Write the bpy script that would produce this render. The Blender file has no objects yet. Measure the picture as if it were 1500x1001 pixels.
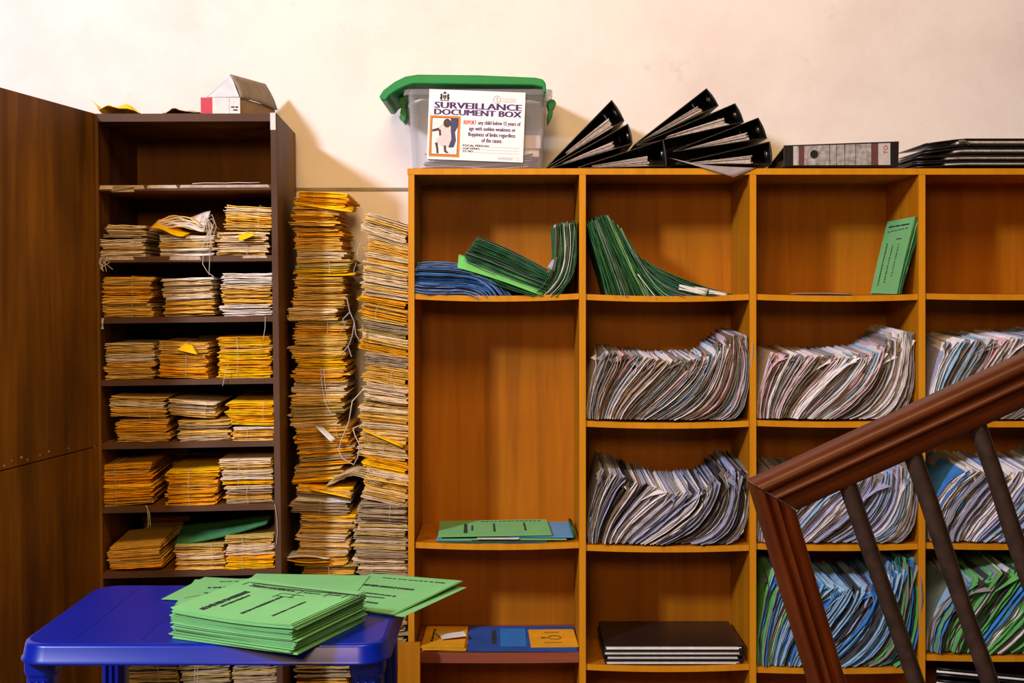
import bpy, math, random
from mathutils import Vector, Matrix

# ------------------------------------------------------------------ camera, light, exposure
SC = bpy.context.scene
COL = SC.collection
F = 1785.0            # focal length in pixels of the 1500 px wide frame
EYE = 1.37            # camera height
HZ = 425.0            # horizon row

cam_d = bpy.data.cameras.new('camera')
cam_d.sensor_width = 36.0
cam_d.lens = 36.0 * F / 1500.0
cam_d.shift_y = -(500.5 - HZ) / 1500.0
cam_d.clip_start = 0.05
cam = bpy.data.objects.new('camera', cam_d)
COL.objects.link(cam)
cam.location = (0, 0, EYE)
cam.rotation_euler = (math.pi / 2, 0, 0)
SC.camera = cam

world = bpy.data.worlds.new('room_ambience')
SC.world = world
world.use_nodes = True
wb = world.node_tree.nodes['Background']
wb.inputs[0].default_value = (1.0, 0.72, 0.45, 1)
wb.inputs[1].default_value = 0.03

def area(name, loc, target, sx, sy, power, color):
    d = bpy.data.lights.new(name, 'AREA')
    d.shape = 'RECTANGLE'
    d.size, d.size_y = sx, sy
    d.energy = power
    d.color = color
    o = bpy.data.objects.new(name, d)
    COL.objects.link(o)
    o.location = loc
    o.rotation_euler = (Vector(target) - Vector(loc)).to_track_quat('-Z', 'Y').to_euler()
    return o

# daylight from a high window to the left of the photographer
area('daylight_window', (-3.25, -0.65, 3.55), (-0.2, 3.7, 1.45), 0.40, 0.5, 325, (0.74, 0.80, 1.0))
# warm overhead fill, added as soft ceiling bounce
area('warm_overhead_fill', (-0.1, 1.15, 3.25), (0.0, 3.6, 1.9), 1.3, 0.9, 58, (1.0, 0.66, 0.33))
# warm front fill behind the camera, added in place of room bounce
area('warm_front_fill', (-0.35, -0.7, 2.15), (-0.1, 3.6, 1.5), 0.6, 0.5, 44, (1.0, 0.64, 0.28))

SC.view_settings.view_transform = 'Standard'
SC.view_settings.look = 'None'
SC.view_settings.gamma = 1.0
SC.view_settings.use_curve_mapping = False
SC.view_settings.exposure = 0.0

# ------------------------------------------------------------------ helpers
rnd = random.Random(7)
def U(a, b): return rnd.uniform(a, b)

def P(px, py, Y):
    """point of the place seen at photo pixel (px, py) when it stands Y metres away"""
    return Vector(((px - 750.0) * Y / F, Y, EYE + (HZ - py) * Y / F))

MATS = {}
def new_mat(name):
    m = bpy.data.materials.new(name)
    m.use_nodes = True
    nt = m.node_tree
    return m, nt, nt.nodes['Principled BSDF']

def flat(name, c, rough=0.6, metal=0.0, spec=0.5, noise=0.12, scale=30.0, vary=0.0, bump=0.0, coat=0.0):
    """plain procedural material: colour with fine mottling; vary = per-object brightness"""
    if name in MATS: return MATS[name]
    m, nt, b = new_mat(name)
    b.inputs['Roughness'].default_value = rough
    b.inputs['Metallic'].default_value = metal
    b.inputs['Specular IOR Level'].default_value = spec
    b.inputs['Coat Weight'].default_value = coat
    tc = nt.nodes.new('ShaderNodeTexCoord')
    n = nt.nodes.new('ShaderNodeTexNoise')
    n.inputs['Scale'].default_value = scale
    n.inputs['Detail'].default_value = 4
    nt.links.new(tc.outputs['Object'], n.inputs['Vector'])
    r = nt.nodes.new('ShaderNodeValToRGB')
    k = 1 - noise
    r.color_ramp.elements[0].position = 0.3
    r.color_ramp.elements[0].color = (c[0] * k, c[1] * k, c[2] * k, 1)
    r.color_ramp.elements[1].position = 0.7
    r.color_ramp.elements[1].color = (min(1, c[0] * (1 + noise * .5)), min(1, c[1] * (1 + noise * .5)), min(1, c[2] * (1 + noise * .5)), 1)
    nt.links.new(n.outputs['Fac'], r.inputs['Fac'])
    out = r.outputs['Color']
    if vary > 0:
        oi = nt.nodes.new('ShaderNodeObjectInfo')
        mr = nt.nodes.new('ShaderNodeMapRange')
        mr.inputs['To Min'].default_value = 1 - vary
        mr.inputs['To Max'].default_value = 1 + vary
        nt.links.new(oi.outputs['Random'], mr.inputs['Value'])
        hs = nt.nodes.new('ShaderNodeHueSaturation')
        nt.links.new(mr.outputs['Result'], hs.inputs['Value'])
        nt.links.new(out, hs.inputs['Color'])
        out = hs.outputs['Color']
    nt.links.new(out, b.inputs['Base Color'])
    if bump > 0:
        bp = nt.nodes.new('ShaderNodeBump')
        bp.inputs['Strength'].default_value = bump
        bp.inputs['Distance'].default_value = 0.004
        nt.links.new(n.outputs['Fac'], bp.inputs['Height'])
        nt.links.new(bp.outputs['Normal'], b.inputs['Normal'])
    MATS[name] = m
    return m

def wood(name, dark, mid, light, rough=0.42, scale=(26, 26, 1.6), spec=0.4, coat=0.0, contrast=(0.30, 0.52, 0.74), vary=0.05):
    if name in MATS: return MATS[name]
    m, nt, b = new_mat(name)
    b.inputs['Roughness'].default_value = rough
    b.inputs['Specular IOR Level'].default_value = spec
    b.inputs['Coat Weight'].default_value = coat
    b.inputs['Coat Roughness'].default_value = 0.2
    tc = nt.nodes.new('ShaderNodeTexCoord')
    mp = nt.nodes.new('ShaderNodeMapping')
    mp.inputs['Scale'].default_value = scale
    nt.links.new(tc.outputs['Object'], mp.inputs['Vector'])
    n1 = nt.nodes.new('ShaderNodeTexNoise')
    n1.inputs['Scale'].default_value = 1.0
    n1.inputs['Detail'].default_value = 6
    n1.inputs['Roughness'].default_value = 0.6
    n1.inputs['Distortion'].default_value = 0.6
    nt.links.new(mp.outputs['Vector'], n1.inputs['Vector'])
    n2 = nt.nodes.new('ShaderNodeTexNoise')
    n2.inputs['Scale'].default_value = 2.3
    n2.inputs['Detail'].default_value = 3
    nt.links.new(tc.outputs['Object'], n2.inputs['Vector'])
    mx = nt.nodes.new('ShaderNodeMath'); mx.operation = 'MULTIPLY_ADD'
    mx.inputs[1].default_value = 0.35
    nt.links.new(n2.outputs['Fac'], mx.inputs[0])
    ml = nt.nodes.new('ShaderNodeMath'); ml.operation = 'MULTIPLY'
    ml.inputs[1].default_value = 0.65
    nt.links.new(n1.outputs['Fac'], ml.inputs[0])
    nt.links.new(ml.outputs[0], mx.inputs[2])
    r = nt.nodes.new('ShaderNodeValToRGB')
    r.color_ramp.elements[0].position = contrast[0]; r.color_ramp.elements[0].color = (*dark, 1)
    r.color_ramp.elements[1].position = contrast[2]; r.color_ramp.elements[1].color = (*light, 1)
    e = r.color_ramp.elements.new(contrast[1]); e.color = (*mid, 1)
    nt.links.new(mx.outputs[0], r.inputs['Fac'])
    nt.links.new(r.outputs['Color'], b.inputs['Base Color'])
    bp = nt.nodes.new('ShaderNodeBump'); bp.inputs['Strength'].default_value = 0.12; bp.inputs['Distance'].default_value = 0.002
    nt.links.new(n1.outputs['Fac'], bp.inputs['Height'])
    nt.links.new(bp.outputs['Normal'], b.inputs['Normal'])
    MATS[name] = m
    return m

def paper(name, c, noise=0.16, vary=0.14, scale=45):
    return flat(name, c, rough=0.85, spec=0.15, noise=noise, scale=scale, vary=vary)

class MB:
    """collects faces for ONE mesh object"""
    def __init__(s): s.v = []; s.f = []; s.m = []; s.smooth = []
    def add(s, verts, faces, mi=0, sm=False):
        b = len(s.v)
        s.v += [Vector(p) for p in verts]
        for f in faces:
            s.f.append([b + i for i in f]); s.m.append(mi); s.smooth.append(sm)
    def box(s, a, b, mi=0):
        x0, y0, z0 = a; x1, y1, z1 = b
        s.add([(x0,y0,z0),(x1,y0,z0),(x1,y1,z0),(x0,y1,z0),(x0,y0,z1),(x1,y0,z1),(x1,y1,z1),(x0,y1,z1)],
              [(0,3,2,1),(4,5,6,7),(0,1,5,4),(1,2,6,5),(2,3,7,6),(3,0,4,7)], mi)
    def prism(s, poly, y0, y1, mi=0):
        """polygon of (x, z) extruded along y"""
        n = len(poly)
        v = [(x, y0, z) for x, z in poly] + [(x, y1, z) for x, z in poly]
        a = sum(poly[i][0]*poly[(i+1)%n][1]-poly[(i+1)%n][0]*poly[i][1] for i in range(n))
        fr = list(range(n)); bk = list(range(2*n-1, n-1, -1))
        sides = [(i, n+i, n+(i+1)%n, (i+1)%n) for i in range(n)]
        if a < 0:
            fr.reverse(); bk.reverse(); sides = [t[::-1] for t in sides]
        s.add(v, [fr, bk] + sides, mi)
    def loft(s, rings, mi=0, cap0=True, cap1=True, sm=False):
        n = len(rings[0]); v = [p for r in rings for p in r]; f = []
        for k in range(len(rings)-1):
            for i in range(n):
                j = (i+1) % n
                f.append((k*n+i, k*n+j, (k+1)*n+j, (k+1)*n+i))
        s.add(v, f, mi, sm)
        if cap0: s.add(rings[0], [list(range(n))[::-1]], mi)
        if cap1: s.add(rings[-1], [list(range(n))], mi)
    def tube(s, pts, r, n=6, mi=0, r1=None):
        pts = [Vector(p) for p in pts]; rings = []
        for i, p in enumerate(pts):
            d = (pts[min(i+1, len(pts)-1)] - pts[max(i-1, 0)]).normalized()
            a = d.orthogonal().normalized() if i == 0 else (a - d * a.dot(d)).normalized()
            b = d.cross(a)
            rr = r if r1 is None else r + (r1 - r) * i / (len(pts)-1)
            rings.append([p + (a * math.cos(2*math.pi*k/n) + b * math.sin(2*math.pi*k/n)) * rr for k in range(n)])
        s.loft(rings, mi, sm=True)
    def sheet(s, grid, th, mi=0, sm=False):
        """thin slab from a grid[i][j] of points, thickness th along the normals"""
        ni, nj = len(grid), len(grid[0]); top = []; bot = []
        for i in range(ni):
            for j in range(nj):
                du = grid[min(i+1, ni-1)][j] - grid[max(i-1, 0)][j]
                dv = grid[i][min(j+1, nj-1)] - grid[i][max(j-1, 0)]
                nn = du.cross(dv)
                nn = nn.normalized() if nn.length > 1e-12 else Vector((0, 0, 1))
                top.append(grid[i][j] + nn * th * .5); bot.append(grid[i][j] - nn * th * .5)
        N = ni * nj; f = []
        for i in range(ni-1):
            for j in range(nj-1):
                a, b, c, d = i*nj+j, (i+1)*nj+j, (i+1)*nj+j+1, i*nj+j+1
                f.append((a, b, c, d)); f.append((N+a, N+d, N+c, N+b))
        for i in range(ni-1):
            a, b = i*nj, (i+1)*nj
            f.append((a, N+a, N+b, b))
            a, b = i*nj+nj-1, (i+1)*nj+nj-1
            f.append((a, b, N+b, N+a))
        for j in range(nj-1):
            f.append((j, j+1, N+j+1, N+j))
            a = (ni-1)*nj+j
            f.append((a, N+a, N+a+1, a+1))
        s.add(top + bot, f, mi, sm)
    def mesh(s, name, org, mats):
        me = bpy.data.meshes.new(name)
        o = Vector(org)
        me.from_pydata([tuple(p - o) for p in s.v], [], s.f)
        for m in mats: me.materials.append(m)
        me.polygons.foreach_set('material_index', s.m)
        me.polygons.foreach_set('use_smooth', s.smooth)
        me.update()
        return me

ORG = {}
I4 = Matrix.Identity(4)
def tag(o, label, cat, group=None, kind=None):
    if label: o['label'] = label
    if cat: o['category'] = cat
    if group: o['group'] = group
    if kind: o['kind'] = kind
    return o
def thing(name, label, cat, org, group=None, M=I4):
    o = bpy.data.objects.new(name, None)
    o.empty_display_size = 0.05
    COL.objects.link(o)
    o.matrix_world = M @ Matrix.Translation(Vector(org))
    ORG[o.name] = Vector(org)
    return tag(o, label, cat, group)
def obj(name, mb, mats, parent=None, org=None, M=I4, bevel=0.0, label=None):
    """one mesh object; vertices were given in the frame M, org is its base point there"""
    if not isinstance(mats, (list, tuple)): mats = [mats]
    if parent is not None: org = ORG[parent.name]
    if org is None:
        n = len(mb.v)
        org = Vector((sum(p.x for p in mb.v)/n, sum(p.y for p in mb.v)/n, min(p.z for p in mb.v)))
    o = bpy.data.objects.new(name, mb.mesh(name, org, mats))
    COL.objects.link(o)
    ORG[o.name] = Vector(org)
    if parent is not None:
        o.parent = parent
    else:
        o.matrix_world = M @ Matrix.Translation(Vector(org))
    if bevel > 0:
        b = o.modifiers.new('bevel', 'BEVEL'); b.width = bevel; b.segments = 2; b.limit_method = 'ANGLE'
    if label: o['label'] = label
    return o
def struct(name, mb, mats, **k):
    o = obj(name, mb, mats, **k); o['kind'] = 'structure'; return o

def rrect(cx, cy, w, d, r, z, n=5):
    pts = []
    for (sx, sy, a0) in ((1, 1, 0), (-1, 1, 90), (-1, -1, 180), (1, -1, 270)):
        for k in range(n+1):
            a = math.radians(a0 + 90*k/n)
            pts.append(Vector((cx + sx*(w/2-r) + r*math.cos(a), cy + sy*(d/2-r) + r*math.sin(a), z)))
    return pts
def bez(p0, p1, p2, p3, n):
    out = []
    for i in range(n):
        t = i/(n-1); q = 1-t
        out.append(tuple(q**3*a + 3*q*q*t*b + 3*q*t*t*c + t**3*d for a, b, c, d in zip(p0, p1, p2, p3)))
    return out
ORDN = ['first','second','third','fourth','fifth','sixth','seventh','eighth','ninth','tenth','eleventh','twelfth',
        'thirteenth','fourteenth','fifteenth','sixteenth','seventeenth','eighteenth','nineteenth','twentieth',
        'twenty-first','twenty-second','twenty-third','twenty-fourth','twenty-fifth','twenty-sixth','twenty-seventh',
        'twenty-eighth','twenty-ninth','thirtieth','thirty-first','thirty-second','thirty-third','thirty-fourth','thirty-fifth','thirty-sixth']

# ------------------------------------------------------------------ materials
def wall_mat():
    m, nt, b = new_mat('plaster_wall')
    b.inputs['Roughness'].default_value = 0.8
    b.inputs['Specular IOR Level'].default_value = 0.2
    tc = nt.nodes.new('ShaderNodeTexCoord')
    n1 = nt.nodes.new('ShaderNodeTexNoise'); n1.inputs['Scale'].default_value = 2.2; n1.inputs['Detail'].default_value = 8; n1.inputs['Roughness'].default_value = 0.65
    n2 = nt.nodes.new('ShaderNodeTexNoise'); n2.inputs['Scale'].default_value = 9; n2.inputs['Detail'].default_value = 8; n2.inputs['Roughness'].default_value = 0.7
    for n in (n1, n2): nt.links.new(tc.outputs['Object'], n.inputs['Vector'])
    r1 = nt.nodes.new('ShaderNodeValToRGB')
    r1.color_ramp.elements[0].position = 0.25; r1.color_ramp.elements[0].color = (0.68, 0.585, 0.53, 1)
    r1.color_ramp.elements[1].position = 0.55; r1.color_ramp.elements[1].color = (0.79, 0.71, 0.655, 1)
    nt.links.new(n1.outputs['Fac'], r1.inputs['Fac'])
    r2 = nt.nodes.new('ShaderNodeValToRGB')   # scuffs
    r2.color_ramp.elements[0].position = 0.62; r2.color_ramp.elements[0].color = (0, 0, 0, 1)
    r2.color_ramp.elements[1].position = 0.80; r2.color_ramp.elements[1].color = (1, 1, 1, 1)
    nt.links.new(n2.outputs['Fac'], r2.inputs['Fac'])
    mx = nt.nodes.new('ShaderNodeMix'); mx.data_type = 'RGBA'
    nt.links.new(r2.outputs['Color'], mx.inputs['Factor'])
    nt.links.new(r1.outputs['Color'], mx.inputs['A'])
    mx.inputs['B'].default_value = (0.60, 0.52, 0.47, 1)
    nt.links.new(mx.outputs['Result'], b.inputs['Base Color'])
    bp = nt.nodes.new('ShaderNodeBump'); bp.inputs['Strength'].default_value = 0.25; bp.inputs['Distance'].default_value = 0.006
    nt.links.new(n2.outputs['Fac'], bp.inputs['Height'])
    nt.links.new(bp.outputs['Normal'], b.inputs['Normal'])
    return m
WALL = wall_mat()
FLOOR = flat('worn_cement_floor', (0.16, 0.12, 0.09), 0.7, noise=0.3, scale=5)
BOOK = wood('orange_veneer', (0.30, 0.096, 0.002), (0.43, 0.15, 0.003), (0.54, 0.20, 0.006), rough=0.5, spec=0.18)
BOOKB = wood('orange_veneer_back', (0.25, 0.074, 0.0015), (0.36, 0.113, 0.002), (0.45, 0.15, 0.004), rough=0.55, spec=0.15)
EDGE = wood('orange_edge_band', (0.44, 0.165, 0.003), (0.56, 0.22, 0.005), (0.64, 0.265, 0.010), rough=0.5, spec=0.2)
REDSHELF = wood('red_brown_shelf', (0.16, 0.035, 0.015), (0.26, 0.06, 0.025), (0.36, 0.11, 0.06), rough=0.55, scale=(2, 30, 30))
CAB = wood('dark_brown_plywood', (0.045, 0.016, 0.0015), (0.13, 0.048, 0.003), (0.25, 0.098, 0.005), rough=0.55, spec=0.15, scale=(11, 11, .9), contrast=(0.34, 0.5, 0.66))
CABIN = wood('dark_brown_inner', (0.10, 0.034, 0.003), (0.18, 0.064, 0.005), (0.25, 0.092, 0.008), rough=0.6, spec=0.15, scale=(12, 12, 1.2))
CABEDGE = wood('grey_brown_edge', (0.05, 0.022, 0.012), (0.085, 0.040, 0.024), (0.13, 0.066, 0.044), rough=0.6, spec=0.2, scale=(3, 20, 3))
RAIL = wood('red_mahogany_varnish', (0.036, 0.0065, 0.001), (0.068, 0.013, 0.0015), (0.105, 0.024, 0.003), rough=0.38, scale=(2.2, 20, 20), coat=0.04, spec=0.2)
IRON = flat('rusty_dark_iron', (0.034, 0.017, 0.011), 0.6, metal=0.0, spec=0.2, noise=0.45, scale=40, bump=0.3)
BLUE = flat('blue_moulded_plastic', (0.001, 0.012, 0.29), 0.30, spec=0.35, noise=0.06, scale=14)
GREENP = flat('green_plastic', (0.0, 0.22, 0.045), 0.4, spec=0.25, noise=0.08, scale=15)
GFOLD = paper('green_card', (0.19, 0.50, 0.19), 0.07, 0.06, 12)
GFOLDD = paper('dark_green_card', (0.038, 0.155, 0.058), 0.25, 0.18, 40)
GFOLDB = paper('bright_green_card', (0.16, 0.52, 0.12), 0.1, 0.05, 20)
BFOLD = paper('blue_card', (0.035, 0.14, 0.44), 0.15, 0.12, 20)
BFOLDL = paper('light_blue_card', (0.13, 0.33, 0.62), 0.1, 0.08, 20)
NAVY = paper('navy_card', (0.03, 0.08, 0.33), 0.2, 0.05, 12)
YFOLD = paper('yellow_envelope', (0.72, 0.33, 0.012), 0.12, 0.08, 20)
INK = flat('printing_ink', (0.012, 0.025, 0.018), 0.8, noise=0.3, scale=200)
WHITE = paper('white_paper', (0.72, 0.68, 0.66), 0.12, 0.08)
BLACKP = flat('black_binder_board', (0.012, 0.010, 0.010), 0.32, spec=0.55, noise=0.3, scale=60, bump=0.08)
PAGES = paper('yellowed_pages', (0.48, 0.40, 0.36), 0.35, 0.12, 120)
CHROME = flat('worn_chrome', (0.75, 0.73, 0.70), 0.3, metal=1.0, noise=0.1)
STRING = flat('cotton_string', (0.52, 0.45, 0.38), 0.9, noise=0.2, scale=90)
CARDC = {
    'buff': paper('buff_card', (0.76, 0.47, 0.11)), 'tan': paper('tan_card', (0.74, 0.40, 0.055)),
    'yellow': paper('yellow_card', (0.90, 0.52, 0.003)), 'orange': paper('orange_card', (0.82, 0.37, 0.006)),
    'pale': paper('pale_card', (0.76, 0.57, 0.34)), 'white': paper('whitish_card', (0.76, 0.68, 0.62)),
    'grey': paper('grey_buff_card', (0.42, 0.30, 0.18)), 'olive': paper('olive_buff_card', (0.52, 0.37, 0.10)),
}
FILEC = {
    'white': paper('file_white', (0.80, 0.75, 0.76)), 'pink': paper('file_pink', (0.74, 0.50, 0.55)),
    'grey': paper('file_grey', (0.30, 0.27, 0.27)), 'brown': paper('file_brown', (0.24, 0.165, 0.12)),
    'lilac': paper('file_lilac', (0.38, 0.40, 0.60)), 'blue': paper('file_pale_blue', (0.30, 0.48, 0.66)),
    'strong_blue': paper('file_blue', (0.05, 0.22, 0.62)), 'green': paper('file_green', (0.13, 0.42, 0.12)),
    'dark': paper('file_dark', (0.055, 0.048, 0.052)), 'peach': paper('file_peach', (0.52, 0.34, 0.24)),
}

# ------------------------------------------------------------------ the room
b = MB(); b.box((-4, -1.5, -0.05), (4.5, 3.9, 0)); struct('floor', b, FLOOR)
b = MB(); b.box((-4, 3.72, 0), (4.5, 3.9, 3.6)); wall = struct('wall_back', b, WALL)
b = MB()
b.box((-4, 3.709, 0), (4.5, 3.7195, 1.672)); struct('wall_back_dado', b, WALL)
b = MB(); b.box((-4, 3.704, 1.672), (4.5, 3.7195, 1.681)); struct('trim_1', b, flat('dark_trim', (0.30, 0.24, 0.17), 0.85, noise=0.35, scale=14))  # darker brown strip along the top of the dado

# ------------------------------------------------------------------ bookcase
YB, DB = 3.40, 0.30
KB = YB / F
def bx(px): return (px - 750.0) * KB
def bz(py): return EYE + (HZ - py) * KB
bc = thing('bookcase', 'large open orange-brown wooden bookcase with pigeonhole bays of files', 'bookcase', (bx(1100), YB, 0))
XL, XR = bx(598), bx(1602)
ZT = bz(247)
TH = 9 * KB
for px in (598, 1593):
    b = MB(); b.box((bx(px), YB, 0), (bx(px+9), YB+DB, ZT - TH - .0005)); obj('side_panel', b, BOOK, bc)
for px in (848.5, 1098, 1345.5):
    b = MB(); b.box((bx(px), YB+.001, 0.05), (bx(px+9.5), YB+DB-.006, ZT - TH - .0005)); o = obj('divider', b, BOOK, bc)
for px, w in ((598, 9), (848.5, 9.5), (1098, 9.5), (1345.5, 9.5), (1593, 9)):   # paler lipping on the front edges
    b = MB(); b.box((bx(px), YB-.0025, 0.0 if w == 9 else .05), (bx(px+w), YB-.0002, ZT - TH - .0005)); obj('edge_band', b, EDGE, bc)
b = MB(); b.box((XL-.002, YB-.001, ZT-TH), (XR, YB+DB, ZT)); obj('top_board', b, BOOK, bc)
b = MB(); b.box((XL-.002, YB-.0035, ZT-TH), (XR, YB-.0012, ZT)); obj('edge_band', b, EDGE, bc)
b = MB(); b.box((XL, YB+.012, 0), (XR, YB+.03, .06)); obj('plinth', b, BOOK, bc)
bays = [(607, 848.5), (858, 1098), (1107.5, 1345.5), (1355, 1593)]
for (a, c) in bays:
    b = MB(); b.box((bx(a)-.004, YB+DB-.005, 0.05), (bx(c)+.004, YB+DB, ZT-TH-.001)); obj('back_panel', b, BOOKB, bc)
def shelf(bay, py, sag=3.0, y0=.006, mat=None, left=0.0, tilt=0.0, th=8.5, label=None):
    a, c = bays[bay]
    x0, x1 = bx(a)+.0008+left, bx(c)-.0008
    n = 10; top = []; bot = []
    for i in range(n+1):
        t = i/n
        z = bz(py) - sag*KB*4*t*(1-t) + tilt*KB*(t-.5)
        top.append((x0+(x1-x0)*t, z)); bot.append((x0+(x1-x0)*t, z-th*KB))
    b = MB(); b.prism(top + bot[::-1], YB+y0, YB+DB-.008)
    sh = obj('shelf', b, mat or BOOK, bc, label=label)
    if mat is None:
        b = MB(); b.prism(top + bot[::-1], YB+y0-.0024, YB+y0-.0002); obj('edge_band', b, EDGE, sh)
    return sh
SH = {}
shelf(0, 430, 3.5); shelf(0, 795, 3, left=.002); shelf(0, 957, 1, mat=REDSHELF, th=15, label='reddish-brown worn replacement shelf')
shelf(1, 431, 3); shelf(1, 617, 3); shelf(1, 799, 2.5); shelf(1, 974, 3)
shelf(2, 431, 2.5); shelf(2, 616, 2.5); shelf(2, 797, 2.5); shelf(2, 978, 2)
shelf(3, 430, 1.5); shelf(3, 616, 2); shelf(3, 796, 2); shelf(3, 960, 2)
for k in range(4): shelf(k, 1128, 0)

# ------------------------------------------------------------------ dark cabinet with open door
YC = 3.26
KC = YC / F
MC = Matrix.Translation((-0.609, YC, 0.004)) @ Matrix.Rotation(math.radians(3.5), 4, 'Z') @ Matrix.Rotation(-0.011, 4, 'Y')
CW, CD = 0.487, 0.43
def cz(py): return EYE + (HZ - py) * KC
def cx(px, py=500):
    """cabinet-local x of a photo column on the cabinet front"""
    z = cz(py)
    return (px - 750.0) * KC + 0.609 + z*0.011
CT = cz(168)
cab = thing('tall_cabinet', 'tall dark brown wooden cabinet with open door and shelves of card bundles', 'cabinet', (-CW/2, 0, 0), M=MC)
pt = .017
b = MB(); b.box((-pt, 0, 0), (0, CD, CT)); obj('side_panel', b, CAB, cab)
b = MB(); b.box((-CW, 0.002, 0), (-CW+pt, CD, CT)); obj('side_panel', b, CAB, cab)
b = MB(); b.box((-CW+pt+.0003, .0005, CT-.022), (-pt-.0003, CD, CT-.0005)); obj('top_board', b, CAB, cab)
b = MB(); b.box((-CW+pt+.0003, CD-.008, .02), (-pt-.0003, CD-.001, CT-.0225)); obj('back_panel', b, CABIN, cab)
b = MB(); b.box((-pt+.001, -.0022, 0.0), (-.001, -.0002, CT)); obj('edge_strip', b, CABEDGE, cab)
b = MB(); b.box((-CW+pt+.0005, -.0022, CT-.022), (-pt+.0005, -.0002, CT-.001)); obj('edge_strip', b, CABEDGE, cab)
CSH = [272, 376, 465, 556, 648, 741, 836, 930, 1024]
for k, py in enumerate(CSH):
    z = cz(py)
    b = MB(); b.box((-CW+pt+.0005, .006, z-.015), (-pt-.0005, CD-.009, z)); s_ = obj('shelf', b, CABIN, cab)
    b = MB(); b.box((-CW+pt+.0005, .0035, z-.015), (-pt-.0005, .0058, z)); obj('edge_strip', b, CABEDGE, s_)
# pale remains of paper tape on the shelf edges and the corner
TAPE = paper('peeled_paper_tape', (0.50, 0.37, 0.28), 0.3, 0.1, 60)
def edge_tape(px0, px1, py0, py1, y=.0030):
    b = MB()
    x0, x1 = cx(px0, py0), cx(px1, py0); z0, z1 = cz(py0), cz(py1)
    b.add([(x0, y, z0), (x1, y, z0), (x1-.004, y, z1), (x0+.003, y, z1), (x0, y-.0006, z0), (x1, y-.0006, z0), (x1-.004, y-.0006, z1), (x0+.003, y-.0006, z1)],
          [(4,5,6,7),(0,3,2,1),(0,1,5,4),(1,2,6,5),(2,3,7,6),(3,0,4,7)])
    obj('tape_strip', b, TAPE, cab)
for t in ((150, 215, 278, 272.5), (168, 200, 282, 273), (218, 262, 277, 272.5), (265, 395, 276.5, 272.5), (158, 200, 381, 376.5), (250, 296, 382, 376.5), (355, 392, 380, 376.5)):
    edge_tape(*t)
b = MB(); b.box((-pt, -.0032, CT-.045), (-.003, -.0024, CT+.0005)); obj('corner_tape', b, flat('white_tape', (.62, .58, .58), .7), cab)
# door: hinged on the left side, swung open towards the viewer and left
hx, hy = -CW + .010, -.0035
dv = Vector((-.172, -1.0, 0)).normalized()
dvl = (Matrix.Rotation(math.radians(-3.5), 3, 'Z') @ dv)
nrm = Vector((dvl.y, -dvl.x, 0))
if nrm.x > 0: nrm = -nrm
def door_panel(parent, name, z0, z1, w0=0.0, w1=.485, th=.018):
    b = MB(); H = Vector((hx, hy, 0))
    a = H + dvl*w0; c = H + dvl*w1
    q = [a, c, c + nrm*th, a + nrm*th]
    b.add([(p.x, p.y, z0) for p in q] + [(p.x, p.y, z1) for p in q], [(0,1,2,3),(7,6,5,4),(0,4,5,1),(1,5,6,2),(2,6,7,3),(3,7,4,0)])
    return obj(name, b, CAB, parent, bevel=.0015)
door = door_panel(cab, 'door', cz(652)+.003, CT)
bt_ = MB(); Hh = Vector((hx, hy, 0)) + nrm*.0185  # added strip behind the door seam, blocks light from the wall
q = [Hh - dvl*.0, Hh + dvl*.48, Hh + dvl*.48 + nrm*.012, Hh - dvl*.0 + nrm*.012]
bt_.add([(p.x, p.y, cz(652)-.03) for p in q] + [(p.x, p.y, cz(652)+.03) for p in q], [(0,1,2,3),(7,6,5,4),(0,4,5,1),(1,5,6,2),(2,6,7,3),(3,7,4,0)])
obj('seam_light_block', bt_, CAB, door)
low = door_panel(door, 'lower_panel', .02, cz(652)+.0005)
H = Vector((hx, hy, 0))
for (w, z, r) in ((.43, .012, .0030), (.40, .020, .0022), (.36, .022, .0036), (.335, .013, .0025), (.28, .016, .002), (.24, .020, .003), (.15, .016, .0022)):
    b = MB(); c = H + dvl*w - nrm*.0004
    b.loft([[c + Vector((0,0,cz(652)+z)) + dvl*math.cos(a)*r*1.5*q + Vector((0,0,math.sin(a)*r*q)) - nrm*k for a in [i*math.pi/4 for i in range(8)]] for k, q in ((0, 1), (.0006, .7))], cap0=False)
    obj('paint_chip', b, flat('chipped_paint', (.45, .25, .12), .8), door)
for z in (cz(560), cz(260), cz(780)):
    b = MB(); b.tube([(hx-.006, hy-.001, z-.03), (hx-.006, hy-.001, z+.03)], .004, 8)
    obj('hinge', b, flat('dull_brass', (.28, .17, .06), .45, metal=.8), cab)

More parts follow.
